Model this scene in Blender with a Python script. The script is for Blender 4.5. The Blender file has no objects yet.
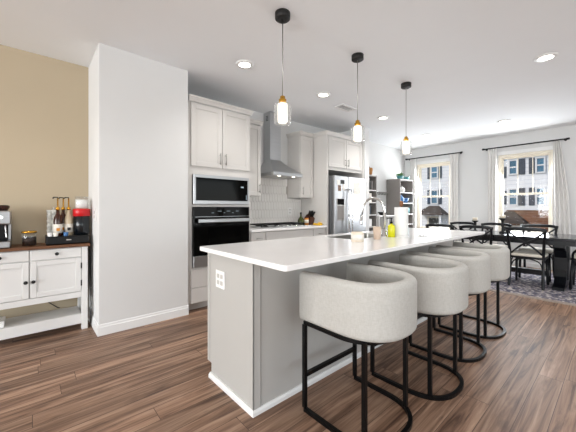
import bpy, bmesh, math, random
from mathutils import Vector, Matrix
random.seed(7)
PI = math.pi
C = bpy.context.scene.collection
S = bpy.context.scene

# ------------------------------------------------------------------ camera
cam_data = bpy.data.cameras.new('camera')
cam_data.sensor_width = 36.0
cam_data.lens = 293.0 / 576.0 * 36.0
cam_data.shift_y = -8.0 / 576.0
cam_data.clip_start = 0.05
cam = bpy.data.objects.new('camera', cam_data)
cam.location = (0, 0, 1.195)
cam.rotation_euler = (PI / 2, 0, math.atan((622 - 288) / 293.0))
C.objects.link(cam)
S.camera = cam

# ------------------------------------------------------------------ world, sun, window light, exposure
w = bpy.data.worlds.new('world'); S.world = w; w.use_nodes = True
nt = w.node_tree
sky = nt.nodes.new('ShaderNodeTexSky'); sky.sky_type = 'NISHITA'; sky.sun_disc = False
sky.sun_elevation = math.radians(40); sky.sun_rotation = math.radians(230)
nt.links.new(sky.outputs[0], nt.nodes['Background'].inputs[0])
nt.nodes['Background'].inputs[1].default_value = 0.13

def lamp(name, kind, loc, power, color=(1, 1, 1), aim=None, **kw):
    d = bpy.data.lights.new(name, kind); d.energy = power; d.color = color
    for k, v in kw.items(): setattr(d, k, v)
    o = bpy.data.objects.new(name, d); o.location = loc
    if aim is not None:
        o.rotation_euler = Vector(aim).to_track_quat('-Z', 'Y').to_euler()
    C.objects.link(o); return o

lamp('sun', 'SUN', (0, 0, 12), 2.6, (1.0, 0.95, 0.87), aim=(0.62, 0.75, -0.72), angle=0.01)
lamp('back_fill_light', 'AREA', (0.6, -6.95, 1.55), 600, (0.95, 0.98, 1.0), aim=(0, 1, .4), shape='RECTANGLE', size=7.6, size_y=2.1)  # area fill in an assumed, unseen opening behind the camera
lamp('right_fill_light', 'AREA', (4.95, 3.0, 1.5), 132, (0.95, 0.98, 1.0), aim=(-1, 0, .6), shape='RECTANGLE', size=8.0, size_y=2.1)  # area fill in an assumed opening out of view to the right
for wx in (-3.125, -1.32):
    lamp('dining_window_light', 'AREA', (wx, 7.80, 1.48), 75, (0.95, 0.98, 1.0), aim=(0, -1, -.35), shape='RECTANGLE', size=.8, size_y=1.6)
S.view_settings.view_transform = 'Standard'
S.view_settings.look = 'None'
S.view_settings.gamma = 1.0
S.view_settings.use_curve_mapping = False
S.view_settings.exposure = 0.0

# ------------------------------------------------------------------ materials
def srgb(h):
    h = h.lstrip('#'); out = []
    for i in (0, 2, 4):
        c = int(h[i:i + 2], 16) / 255
        out.append(c / 12.92 if c <= 0.04045 else ((c + 0.055) / 1.055) ** 2.4)
    return (*out, 1.0)

def mat(name, col, rough=0.5, metal=0.0, noise=0.0, nscale=8.0, bump=0.0, bscale=60.0, emit=None, estr=0.0, stretch=None, coat=0.0, spec=0.5):
    m = bpy.data.materials.new(name); m.use_nodes = True
    n = m.node_tree.nodes; l = m.node_tree.links; b = n['Principled BSDF']
    c = srgb(col) if isinstance(col, str) else col
    b.inputs['Base Color'].default_value = c
    b.inputs['Roughness'].default_value = rough
    b.inputs['Metallic'].default_value = metal
    b.inputs['Specular IOR Level'].default_value = spec
    tc = n.new('ShaderNodeTexCoord'); mp = n.new('ShaderNodeMapping')
    l.new(tc.outputs['Object'], mp.inputs['Vector'])
    if stretch: mp.inputs['Scale'].default_value = stretch
    if noise > 0:
        t = n.new('ShaderNodeTexNoise'); t.inputs['Scale'].default_value = nscale; t.inputs['Detail'].default_value = 4
        l.new(mp.outputs[0], t.inputs['Vector'])
        r = n.new('ShaderNodeValToRGB')
        r.color_ramp.elements[0].position = 0.3; r.color_ramp.elements[1].position = 0.7
        r.color_ramp.elements[0].color = tuple(max(0, x * (1 - noise)) for x in c[:3]) + (1,)
        r.color_ramp.elements[1].color = tuple(min(1, x * (1 + noise * 0.6)) for x in c[:3]) + (1,)
        l.new(t.outputs['Fac'], r.inputs[0]); l.new(r.outputs[0], b.inputs['Base Color'])
    if bump > 0:
        t2 = n.new('ShaderNodeTexNoise'); t2.inputs['Scale'].default_value = bscale; t2.inputs['Detail'].default_value = 3
        l.new(mp.outputs[0], t2.inputs['Vector'])
        bp = n.new('ShaderNodeBump'); bp.inputs['Strength'].default_value = bump; bp.inputs['Distance'].default_value = 0.004
        l.new(t2.outputs['Fac'], bp.inputs['Height']); l.new(bp.outputs[0], b.inputs['Normal'])
    if emit:
        b.inputs['Emission Color'].default_value = srgb(emit); b.inputs['Emission Strength'].default_value = estr
    return m

def glass_mat(name, tint=(1, 1, 1, 1), gloss=0.12, rough=0.02, haze=0.0):
    m = bpy.data.materials.new(name); m.use_nodes = True
    n = m.node_tree.nodes; l = m.node_tree.links
    n.remove(n['Principled BSDF'])
    dif = n.new('ShaderNodeBsdfTranslucent'); dif.inputs[0].default_value = (1, 1, 1, 1)
    tr = n.new('ShaderNodeBsdfTransparent'); tr.inputs[0].default_value = tint
    gl = n.new('ShaderNodeBsdfGlossy'); gl.inputs['Roughness'].default_value = rough
    lw = n.new('ShaderNodeLayerWeight'); lw.inputs[0].default_value = 0.35
    fr = n.new('ShaderNodeMath'); fr.operation = 'MULTIPLY_ADD'; fr.inputs[1].default_value = gloss; fr.inputs[2].default_value = 0.03
    l.new(lw.outputs['Facing'], fr.inputs[0])
    m0 = n.new('ShaderNodeMixShader'); m0.inputs[0].default_value = haze
    l.new(tr.outputs[0], m0.inputs[1]); l.new(dif.outputs[0], m0.inputs[2])
    mx = n.new('ShaderNodeMixShader')
    l.new(fr.outputs[0], mx.inputs[0]); l.new(m0.outputs[0], mx.inputs[1]); l.new(gl.outputs[0], mx.inputs[2])
    l.new(mx.outputs[0], n['Material Output'].inputs[0]); return m

def floor_mat():
    m = bpy.data.materials.new('plank_floor'); m.use_nodes = True
    n = m.node_tree.nodes; l = m.node_tree.links; b = n['Principled BSDF']
    tc = n.new('ShaderNodeTexCoord'); m0 = n.new('ShaderNodeMapping'); m0.inputs['Rotation'].default_value = (0, 0, PI / 2)
    l.new(tc.outputs['Object'], m0.inputs[0])
    sx = n.new('ShaderNodeSeparateXYZ'); l.new(m0.outputs[0], sx.inputs[0])
    dv = n.new('ShaderNodeMath'); dv.operation = 'DIVIDE'; dv.inputs[1].default_value = 0.132; l.new(sx.outputs['Y'], dv.inputs[0])
    fl = n.new('ShaderNodeMath'); fl.operation = 'FLOOR'; l.new(dv.outputs[0], fl.inputs[0])
    wn = n.new('ShaderNodeTexWhiteNoise'); wn.noise_dimensions = '1D'; l.new(fl.outputs[0], wn.inputs['W'])
    ma = n.new('ShaderNodeMath'); ma.operation = 'MULTIPLY_ADD'; ma.inputs[1].default_value = 1.35; l.new(wn.outputs['Value'], ma.inputs[0]); l.new(sx.outputs['X'], ma.inputs[2])
    mp = n.new('ShaderNodeCombineXYZ'); l.new(ma.outputs[0], mp.inputs['X']); l.new(sx.outputs['Y'], mp.inputs['Y'])
    br = n.new('ShaderNodeTexBrick'); br.offset = 0.0
    br.inputs['Scale'].default_value = 1; br.inputs['Brick Width'].default_value = 1.35; br.inputs['Row Height'].default_value = 0.132
    br.inputs['Mortar Size'].default_value = 0.0016; br.inputs['Mortar Smooth'].default_value = 0.3
    br.inputs['Color1'].default_value = (0, 0, 0, 1); br.inputs['Color2'].default_value = (1, 1, 1, 1); br.inputs['Mortar'].default_value = (0.5, 0.5, 0.5, 1)
    l.new(mp.outputs[0], br.inputs['Vector'])
    # each plank shifts its own grain
    mul = n.new('ShaderNodeVectorMath'); mul.operation = 'MULTIPLY_ADD'; mul.inputs[1].default_value = (7, 3, 5)
    l.new(br.outputs['Color'], mul.inputs[0]); l.new(mp.outputs[0], mul.inputs[2])
    st = n.new('ShaderNodeMapping'); st.inputs['Scale'].default_value = (1.4, 26, 1); l.new(mul.outputs[0], st.inputs[0])
    g = n.new('ShaderNodeTexNoise'); g.inputs['Scale'].default_value = 1.0; g.inputs['Detail'].default_value = 7; g.inputs['Roughness'].default_value = 0.62; g.inputs['Distortion'].default_value = 0.7
    l.new(st.outputs[0], g.inputs['Vector'])
    ramp = n.new('ShaderNodeValToRGB'); e = ramp.color_ramp.elements
    e[0].position = 0.32; e[0].color = srgb('#4a3428'); e[1].position = 0.71; e[1].color = srgb('#b3957e')
    mid = ramp.color_ramp.elements.new(0.5); mid.color = srgb('#8a6c58')
    l.new(g.outputs['Fac'], ramp.inputs[0])
    tone = n.new('ShaderNodeHueSaturation')
    mr = n.new('ShaderNodeMapRange'); mr.inputs['To Min'].default_value = 0.78; mr.inputs['To Max'].default_value = 1.2
    l.new(br.outputs['Color'], mr.inputs['Value']); l.new(mr.outputs[0], tone.inputs['Value']); l.new(ramp.outputs[0], tone.inputs['Color'])
    # dark knots
    kst = n.new('ShaderNodeMapping'); kst.inputs['Scale'].default_value = (2.2, 6, 1); l.new(mul.outputs[0], kst.inputs[0])
    kn = n.new('ShaderNodeTexNoise'); kn.inputs['Scale'].default_value = 1.3; kn.inputs['Detail'].default_value = 5
    l.new(kst.outputs[0], kn.inputs['Vector'])
    kr = n.new('ShaderNodeMapRange'); kr.inputs['From Min'].default_value = 0.62; kr.inputs['From Max'].default_value = 0.74; l.new(kn.outputs['Fac'], kr.inputs['Value'])
    mk = n.new('ShaderNodeMix'); mk.data_type = 'RGBA'; mk.inputs[7].default_value = srgb('#35241b')
    kf = n.new('ShaderNodeMath'); kf.operation = 'MULTIPLY'; kf.inputs[1].default_value = 0.6; l.new(kr.outputs[0], kf.inputs[0])
    l.new(kf.outputs[0], mk.inputs[0]); l.new(tone.outputs[0], mk.inputs[6])
    mm = n.new('ShaderNodeMix'); mm.data_type = 'RGBA'; mm.inputs[7].default_value = srgb('#3a281f')
    l.new(br.outputs['Fac'], mm.inputs[0]); l.new(mk.outputs[2], mm.inputs[6]); l.new(mm.outputs[2], b.inputs['Base Color'])
    b.inputs['Roughness'].default_value = 0.46; b.inputs['Specular IOR Level'].default_value = 0.36
    bp = n.new('ShaderNodeBump'); bp.inputs['Strength'].default_value = 0.25; bp.inputs['Distance'].default_value = 0.002
    l.new(g.outputs['Fac'], bp.inputs['Height']); l.new(bp.outputs[0], b.inputs['Normal'])
    return m

def rug_mat():
    m = bpy.data.materials.new('distressed_rug'); m.use_nodes = True
    n = m.node_tree.nodes; l = m.node_tree.links; b = n['Principled BSDF']
    tc = n.new('ShaderNodeTexCoord')
    v = n.new('ShaderNodeTexVoronoi'); v.inputs['Scale'].default_value = 14; l.new(tc.outputs['Object'], v.inputs['Vector'])
    t = n.new('ShaderNodeTexNoise'); t.inputs['Scale'].default_value = 26; t.inputs['Detail'].default_value = 5; l.new(tc.outputs['Object'], t.inputs['Vector'])
    add = n.new('ShaderNodeMath'); add.operation = 'MULTIPLY_ADD'; add.inputs[1].default_value = 0.35; l.new(v.outputs['Distance'], add.inputs[0]); l.new(t.outputs['Fac'], add.inputs[2])
    r = n.new('ShaderNodeValToRGB'); r.color_ramp.interpolation = 'LINEAR'
    el = r.color_ramp.elements; el[0].position = 0.42; el[0].color = srgb('#1b2036'); el[1].position = 0.85; el[1].color = srgb('#cfc6bb')
    for p, c in ((0.55, '#3b4263'), (0.62, '#857c78'), (0.68, '#59536a'), (0.75, '#9c97a0')):
        x = el.new(p); x.color = srgb(c)
    l.new(add.outputs[0], r.inputs[0]); l.new(r.outputs[0], b.inputs['Base Color']); b.inputs['Roughness'].default_value = 0.95
    return m

def siding_mat(name, c1, line, row):
    m = bpy.data.materials.new(name); m.use_nodes = True
    n = m.node_tree.nodes; l = m.node_tree.links; b = n['Principled BSDF']
    tc = n.new('ShaderNodeTexCoord'); sp = n.new('ShaderNodeSeparateXYZ'); l.new(tc.outputs['Object'], sp.inputs[0])
    md = n.new('ShaderNodeMath'); md.operation = 'PINGPONG'; md.inputs[1].default_value = row; l.new(sp.outputs['Z'], md.inputs[0])
    lt = n.new('ShaderNodeMath'); lt.operation = 'LESS_THAN'; lt.inputs[1].default_value = row * 0.1; l.new(md.outputs[0], lt.inputs[0])
    mx = n.new('ShaderNodeMix'); mx.data_type = 'RGBA'; mx.inputs[6].default_value = srgb(c1); mx.inputs[7].default_value = srgb(line)
    l.new(lt.outputs[0], mx.inputs[0]); l.new(mx.outputs[2], b.inputs['Base Color']); b.inputs['Roughness'].default_value = 0.7
    return m

def brick_mat(name, c1, c2, mortar, bw, rh, rot=(PI / 2, 0, 0)):
    m = bpy.data.materials.new(name); m.use_nodes = True
    n = m.node_tree.nodes; l = m.node_tree.links; b = n['Principled BSDF']
    tc = n.new('ShaderNodeTexCoord'); mp = n.new('ShaderNodeMapping'); mp.inputs['Rotation'].default_value = rot; l.new(tc.outputs['Object'], mp.inputs[0])
    br = n.new('ShaderNodeTexBrick'); br.inputs['Scale'].default_value = 1; br.inputs['Brick Width'].default_value = bw; br.inputs['Row Height'].default_value = rh
    br.inputs['Mortar Size'].default_value = 0.008
    br.inputs['Color1'].default_value = srgb(c1); br.inputs['Color2'].default_value = srgb(c2); br.inputs['Mortar'].default_value = srgb(mortar)
    l.new(mp.outputs[0], br.inputs['Vector']); l.new(br.outputs['Color'], b.inputs['Base Color']); b.inputs['Roughness'].default_value = 0.85
    return m

def fabric_mat(name, col, dark, sc=170):
    m = bpy.data.materials.new(name); m.use_nodes = True
    n = m.node_tree.nodes; l = m.node_tree.links; b = n['Principled BSDF']
    tc = n.new('ShaderNodeTexCoord')
    a1 = n.new('ShaderNodeMapping'); a1.inputs['Scale'].default_value = (1, 1, 0.22); l.new(tc.outputs['Object'], a1.inputs[0])
    a2 = n.new('ShaderNodeMapping'); a2.inputs['Scale'].default_value = (0.3, 0.3, 1.4); l.new(tc.outputs['Object'], a2.inputs[0])
    t1 = n.new('ShaderNodeTexNoise'); t1.inputs['Scale'].default_value = sc; l.new(a1.outputs[0], t1.inputs['Vector'])
    t2 = n.new('ShaderNodeTexNoise'); t2.inputs['Scale'].default_value = sc; l.new(a2.outputs[0], t2.inputs['Vector'])
    ad = n.new('ShaderNodeMath'); ad.operation = 'ADD'; l.new(t1.outputs['Fac'], ad.inputs[0]); l.new(t2.outputs['Fac'], ad.inputs[1])
    r = n.new('ShaderNodeValToRGB'); r.color_ramp.elements[0].position = 0.35; r.color_ramp.elements[1].position = 0.6
    hf = n.new('ShaderNodeMath'); hf.operation = 'MULTIPLY'; hf.inputs[1].default_value = 0.5; l.new(ad.outputs[0], hf.inputs[0])
    r.color_ramp.elements[0].color = srgb(dark); r.color_ramp.elements[1].color = srgb(col)
    l.new(hf.outputs[0], r.inputs[0]); l.new(r.outputs[0], b.inputs['Base Color']); b.inputs['Roughness'].default_value = 0.95
    bp = n.new('ShaderNodeBump'); bp.inputs['Strength'].default_value = 0.35; bp.inputs['Distance'].default_value = 0.002
    l.new(hf.outputs[0], bp.inputs['Height']); l.new(bp.outputs[0], b.inputs['Normal'])
    return m

M = dict(
    wall=mat('white_wall_paint', '#dcdcdb', 0.85, noise=0.015, nscale=2),
    tan=mat('tan_wall_paint', '#bdae95', 0.85, noise=0.02, nscale=2),
    ceil=mat('ceiling_paint', '#f1f3f5', 0.9, noise=0.01, nscale=2),
    trim=mat('white_trim_paint', '#e9e9e8', 0.45, noise=0.01),
    cab=mat('warm_white_cabinet_paint', '#cdcac6', 0.42, noise=0.012, nscale=3),
    isl=mat('greige_island_paint', '#b7b5b1', 0.5, noise=0.012, nscale=3),
    quartz=mat('white_quartz', '#f6f4f3', 0.14, noise=0.03, nscale=5),
    steel=mat('brushed_stainless', '#b4b5b7', 0.34, 1.0, noise=0.06, nscale=4, stretch=(1, 1, 30)),
    steelh=mat('hood_stainless', '#bfc1c3', 0.34, 1.0, noise=0.06, nscale=4, stretch=(1, 1, 30)),
    chrome=mat('chrome', '#d4d4d4', 0.12, 1.0, noise=0.02),
    nickel=mat('brushed_nickel', '#a9a7a3', 0.3, 1.0, noise=0.03),
    blackglass=mat('black_glass', '#040404', 0.06, noise=0.05, spec=0.1),
    black=mat('black_powder_coat', '#060607', 0.35, noise=0.05, spec=0.25),
    blackm=mat('matte_black', '#100f0e', 0.6, noise=0.05),
    blackp=mat('black_plastic', '#070708', 0.3, noise=0.05, spec=0.3),
    blackw=mat('black_painted_wood', '#0b0d12', 0.35, noise=0.08, spec=0.35),
    ttop=mat('dark_table_top', '#1b1c22', 0.16, noise=0.08, nscale=3, stretch=(1, 12, 1)),
    brass=mat('brass', '#d9a441', 0.25, 1.0, noise=0.03),
    copper=mat('copper', '#8f6446', 0.45, 0.6, noise=0.03),
    console=mat('white_console_paint', '#e2e1df', 0.45, noise=0.01),
    wood=mat('brown_wood_top', '#6b4326', 0.45, noise=0.35, nscale=6, stretch=(12, 1, 12)),
    rustic=mat('dark_rustic_wood', '#4a3526', 0.55, noise=0.3, nscale=6),
    grey=mat('grey_laminate', '#827d79', 0.6, noise=0.04),
    greylt=mat('pale_shelf_edge', '#c3c0bc', 0.6, noise=0.02),
    curtain=mat('linen_curtain', '#eceae7', 0.95, noise=0.03, nscale=30),
    vinyl=mat('cream_window_vinyl', '#eee6d6', 0.5, noise=0.01),
    tile=mat('glossy_white_tile', '#ebe8e4', 0.15, noise=0.015),
    grout=mat('grey_grout', '#aba59e', 0.9, noise=0.03),
    white=mat('white_ceramic', '#f1f0ee', 0.3, noise=0.01),
    paper=mat('white_paper', '#e6e5e3', 0.9, bump=0.2, bscale=120, noise=0.01),
    cream=mat('cream_ceramic', '#e4d7c4', 0.5, noise=0.03),
    beige=mat('beige_cup', '#cdb6a2', 0.5, noise=0.04),
    yellow=mat('yellow_soap', '#d6d414', 0.25, noise=0.04),
    red=mat('red_plastic', '#c8161d', 0.3, noise=0.03),
    navy=mat('smoky_dark_plastic', '#10161b', 0.12, noise=0.05),
    brownglass=mat('brown_syrup', '#3a1a0c', 0.12, noise=0.1),
    label=mat('white_label', '#e9e4da', 0.6, noise=0.1, nscale=40),
    orange=mat('orange_print', '#d08a2c', 0.6, noise=0.1),
    pods=mat('speckled_pods', '#e6e6e0', 0.5, noise=0.35, nscale=45),
    beans=mat('coffee_beans', '#2b180d', 0.5, noise=0.5, nscale=60, bump=0.6, bscale=90),
    clear=glass_mat('clear_glass', (0.97, 0.98, 0.98, 1), 0.45, 0.05, 0.12),
    pane=glass_mat('window_glass', (0.97, 0.98, 1.0, 1), 0.03),
    olive=mat('olive_glass', '#3c4212', 0.12, noise=0.1),
    redjar=mat('dark_red_wood', '#5a2216', 0.4, noise=0.15),
    knife=mat('dark_wood_block', '#4b2a1c', 0.5, noise=0.2, nscale=10),
    banana=mat('yellow_peel', '#dfae1f', 0.5, noise=0.08),
    green=mat('leaf_green', '#5f8b53', 0.6, noise=0.25, nscale=14),
    teal=mat('teal_glaze', '#4f8f93', 0.3, noise=0.1),
    blue=mat('blue_glaze', '#3d6fa5', 0.25, noise=0.2, nscale=12),
    basket=mat('woven_basket', '#b07a3e', 0.8, noise=0.3, nscale=50, bump=0.6, bscale=80),
    rug=rug_mat(), rugedge=mat('rug_border', '#a2958b', 0.95, noise=0.3, nscale=30),
    floor=floor_mat(),
    fabric=fabric_mat('cream_boucle', '#bdbbb6', '#b2b0aa'),
    seat=mat('cream_seat_cushion', '#e4ddd0', 0.9, noise=0.04, nscale=30),
    lampglow=mat('lamp_diffuser', '#ffffff', 0.5, emit='#fff6ea', estr=9.0, noise=0.001),
    bulbglow=mat('pendant_glow', '#ffffff', 0.4, emit='#fff1dc', estr=1.6, noise=0.001),
    hoodglow=mat('hood_lamp', '#ffffff', 0.4, emit='#fff1dc', estr=6.0, noise=0.001),
    display=mat('appliance_display', '#9fb2bd', 0.4, emit='#b9ccd8', estr=0.12, noise=0.001),
    siding=siding_mat('white_siding', '#eeeeee', '#cfd2d8', 0.11),
    facade2=siding_mat('grey_siding', '#dfe0e2', '#c2c5cb', 0.11),
    brick=brick_mat('brown_brick', '#8a5a3c', '#6f452d', '#9c8470', 0.42, 0.13),
    shutter=mat('slate_shutter', '#39434f', 0.6, noise=0.1),
    opane=mat('painted_sky_glass', '#4d7d98', 0.1, noise=0.35, nscale=1.5),  # blotchy blue base colour paints the sky's reflection on the panes
    shingle=brick_mat('dark_shingle', '#5b4f46', '#473d36', '#2e2823', 0.3, 0.12, (0, 0, 0)),
    ground=mat('asphalt', '#8b8a88', 0.9, noise=0.1),
    grass=mat('lawn', '#5f6e3a', 0.95, noise=0.3, nscale=6),
    doorpaint=mat('dark_front_door', '#4b4a44', 0.5, noise=0.05),
    ventdark=mat('vent_shade_paint', '#5a5652', 0.7, noise=0.05),
    dark=mat('slot_shade_black', '#0a0a0a', 0.9, noise=0.05),
    notes=mat('pale_notepaper', '#efeae2', 0.8, noise=0.1, nscale=40),
    photo=mat('brown_photo_print', '#7a5a44', 0.5, noise=0.5, nscale=40),
)

# ------------------------------------------------------------------ geometry helpers
def nb(): return bmesh.new()

def box(bm, lo, hi, bev=0.0, seg=1):
    lo = Vector(lo); hi = Vector(hi)
    r = bmesh.ops.create_cube(bm, size=1.0, matrix=Matrix.Translation((lo + hi) / 2) @ Matrix.Diagonal((*(hi - lo), 1)))
    if bev > 0:
        es = list({e for v in r['verts'] for e in v.link_edges})
        bmesh.ops.bevel(bm, geom=es, offset=bev, segments=seg, affect='EDGES', profile=0.5)
    return bm

def lathe(bm, prof, c=(0, 0, 0), n=28, axis='Z', cap=True):
    """prof: list of (radius, height)"""
    c = Vector(c); rings = []
    for r, h in prof:
        ring = []
        for i in range(n):
            a = 2 * PI * i / n
            if axis == 'Z': p = Vector((r * math.cos(a), r * math.sin(a), h))
            elif axis == 'X': p = Vector((h, r * math.cos(a), r * math.sin(a)))
            else: p = Vector((r * math.sin(a), h, r * math.cos(a)))
            ring.append(bm.verts.new(c + p))
        rings.append(ring)
    for a, b in zip(rings, rings[1:]):
        for i in range(n):
            f = bm.faces.new((a[i], a[(i + 1) % n], b[(i + 1) % n], b[i])); f.smooth = True
    if cap:
        if prof[0][0] > 1e-5: bm.faces.new(list(reversed(rings[0])))
        if prof[-1][0] > 1e-5: bm.faces.new(rings[-1])
    return bm

def cyl(bm, c, r, h, n=24, axis='Z'): return lathe(bm, [(r, 0), (r, h)], c, n, axis)

def sweep(bm, pts, sec, up=(0, 0, 1), closed=False, caps=True, smooth=True):
    """sweep a list of 2-D section points (side, up) along pts"""
    pts = [Vector(p) for p in pts]; up = Vector(up); n = len(pts); rings = []
    for i, p in enumerate(pts):
        if closed: t = pts[(i + 1) % n] - pts[i - 1]
        elif i == 0: t = pts[1] - pts[0]
        elif i == n - 1: t = pts[-1] - pts[-2]
        else: t = (pts[i + 1] - p).normalized() + (p - pts[i - 1]).normalized()
        t.normalize(); s = t.cross(up)
        if s.length < 1e-4: s = t.cross(Vector((1, 0, 0)))
        s.normalize(); u = s.cross(t).normalized()
        rings.append([bm.verts.new(p + s * a + u * b) for a, b in sec])
    k = len(sec)
    for i in range(n if closed else n - 1):
        a, b = rings[i], rings[(i + 1) % n]
        for j in range(k):
            f = bm.faces.new((a[j], a[(j + 1) % k], b[(j + 1) % k], b[j])); f.smooth = smooth
    if caps and not closed:
        bm.faces.new(list(reversed(rings[0]))); bm.faces.new(rings[-1])
    return bm

def circ(r, n=10): return [(r * math.cos(2 * PI * i / n), r * math.sin(2 * PI * i / n)) for i in range(n)]
def rect(a, b): return [(-a / 2, -b / 2), (a / 2, -b / 2), (a / 2, b / 2), (-a / 2, b / 2)]
def rrect(a, b, r, n=4):
    out = []
    for cx, cy, a0 in ((a / 2 - r, b / 2 - r, 0), (-a / 2 + r, b / 2 - r, 90), (-a / 2 + r, -b / 2 + r, 180), (a / 2 - r, -b / 2 + r, 270)):
        for i in range(n + 1):
            t = math.radians(a0 + 90 * i / n); out.append((cx + r * math.cos(t), cy + r * math.sin(t)))
    return out
def tube(bm, pts, r, n=10, closed=False): return sweep(bm, pts, circ(r, n), closed=closed)
def bez(ps, n=14):
    """Catmull-Rom through points"""
    ps = [Vector(p) for p in ps]; q = [ps[0] * 2 - ps[1]] + ps + [ps[-1] * 2 - ps[-2]]; out = []
    for i in range(1, len(q) - 2):
        for k in range(n):
            t = k / n; a, b, c, d = q[i - 1:i + 3]
            out.append(0.5 * ((2 * b) + (c - a) * t + (2 * a - 5 * b + 4 * c - d) * t * t + (3 * b - a - 3 * c + d) * t ** 3))
    out.append(ps[-1]); return out

def prism(bm, poly, axis, a, b):
    """extrude a 2-D polygon along an axis: Y -> (x,z), X -> (y,z), Z -> (x,y)"""
    def P(p, h):
        if axis == 'Y': return (p[0], h, p[1])
        if axis == 'X': return (h, p[0], p[1])
        return (p[0], p[1], h)
    A = [bm.verts.new(P(p, a)) for p in poly]; B = [bm.verts.new(P(p, b)) for p in poly]; n = len(poly)
    fs = [bm.faces.new(A), bm.faces.new(list(reversed(B)))]
    for i in range(n): fs.append(bm.faces.new((A[i], B[i], B[(i + 1) % n], A[(i + 1) % n])))
    bmesh.ops.recalc_face_normals(bm, faces=fs)
    return bm

ROOT = {}
def obj(name, bm, m, parent=None):
    """link one mesh; coordinates are given in the frame of the scene (or of the thing when it is built around the origin)"""
    if parent is not None:
        off = ROOT.get(parent.as_pointer(), Vector((0, 0, 0)))
        bmesh.ops.translate(bm, verts=bm.verts, vec=-off)
    else: off = Vector((0, 0, 0))
    bmesh.ops.recalc_face_normals(bm, faces=bm.faces)
    me = bpy.data.meshes.new(name); bm.to_mesh(me); bm.free()
    me.materials.append(M[m] if isinstance(m, str) else m)
    o = bpy.data.objects.new(name, me); C.objects.link(o)
    if parent is not None:
        o.parent = parent; ROOT[o.as_pointer()] = off
    return o

def tag(o, label, cat, group=None):
    o['label'] = label; o['category'] = cat
    if group: o['group'] = group
    return o

def thing(name, label, cat, loc=(0, 0, 0), group=None, world=True):
    o = bpy.data.objects.new(name, None); C.objects.link(o); o.location = loc
    o.empty_display_size = 0.1
    ROOT[o.as_pointer()] = Vector(loc) if world else Vector((0, 0, 0))
    return tag(o, label, cat, group)

def solo(name, bm, m, label, cat, loc, group=None):
    """a thing that is one mesh, origin at loc"""
    loc = Vector(loc); bmesh.ops.translate(bm, verts=bm.verts, vec=-loc)
    o = obj(name, bm, m); o.location = loc
    return tag(o, label, cat, group)

def struct(name, bm, m):
    o = obj(name, bm, m); o['kind'] = 'structure'; return o

def dup(root, loc, rz=0, label=None, group=None):
    r = root.copy(); C.objects.link(r); r.location = loc; r.rotation_euler = (0, 0, rz)
    if label: r['label'] = label
    if group: r['group'] = group
    for ch in list(root.children):
        c = ch.copy(); C.objects.link(c); c.parent = r
        for g in ch.children:
            d = g.copy(); C.objects.link(d); d.parent = c
    return r

# ------------------------------------------------------------------ room shell
XL, YF, ZC, XR, YB = -3.87, 7.6, 2.74, 5.0, -7.0
struct('floor', box(nb(), (XL - .15, YB - .15, -0.1), (XR + .15, YF + .15, 0)), 'floor')
struct('ceiling', box(nb(), (XL - .15, YB - .15, ZC), (XR + .15, YF + .15, ZC + .15)), 'ceil')
struct('wall_left_tan', box(nb(), (XL - .15, YB, 0), (XL, 0.48, ZC)), 'tan')
struct('wall_left', box(nb(), (XL - .15, 0.48, 0), (XL, YF, ZC)), 'wall')
struct('wall_pillar', box(nb(), (XL, 0.475, 0), (-3.22, 1.33, ZC), 0.004), 'wall')
struct('wall_stub', box(nb(), (XL, 4.765, 0), (-3.22, 4.915, ZC), 0.004), 'wall')
W1 = (-3.55, -2.70); W2 = (-1.77, -0.87); WZ = (0.62, 2.33)
bm = nb()
for a, b in ((XL, W1[0]), (W1[1], W2[0]), (W2[1], XR)): box(bm, (a, YF, 0), (b, YF + .15, ZC))
for a, b in (W1, W2):
    box(bm, (a, YF, 0), (b, YF + .15, WZ[0])); box(bm, (a, YF, WZ[1]), (b, YF + .15, ZC))
struct('wall_far', bm, 'wall')
bm = nb()
box(bm, (XR, YB, 0), (XR + .15, YF, 0.45)); box(bm, (XR, YB, 2.55), (XR + .15, YF, ZC))
box(bm, (XR, YB, 0.45), (XR + .15, -2.6, 2.55)); box(bm, (XR, 7.0, 0.45), (XR + .15, YF, 2.55))
struct('wall_right', bm, 'wall')
bm = nb()
box(bm, (XL, YB - .15, 0), (XR, YB, 0.5)); box(bm, (XL, YB - .15, 2.6), (XR, YB, ZC))
box(bm, (XL, YB - .15, 0.5), (-3.2, YB, 2.6)); box(bm, (4.4, YB - .15, 0.5), (XR, YB, 2.6))
struct('wall_back', bm, 'wall')

def baseboard(name, pts, h=0.105, t=0.016):
    sec = [(0, 0), (t, 0), (t, h * .72), (t * .6, h * .8), (t * .55, h * .93), (t * .25, h), (0, h)]
    struct(name, sweep(nb(), pts, sec, smooth=False), 'trim')
baseboard('baseboard_pillar', [(-3.868, 0.475, 0), (-3.22, 0.475, 0), (-3.22, 1.33, 0)])
baseboard('baseboard_left_tan', [(XL, YB, 0), (XL, 0.455, 0)])
baseboard('baseboard_left', [(XL, 4.93, 0), (XL, YF, 0)])
baseboard('baseboard_far', [(XL, YF, 0), (XR, YF, 0)])
baseboard('baseboard_stub', [(-3.22, 4.765, 0), (-3.22, 4.915, 0), (-3.84, 4.915, 0)])

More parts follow.
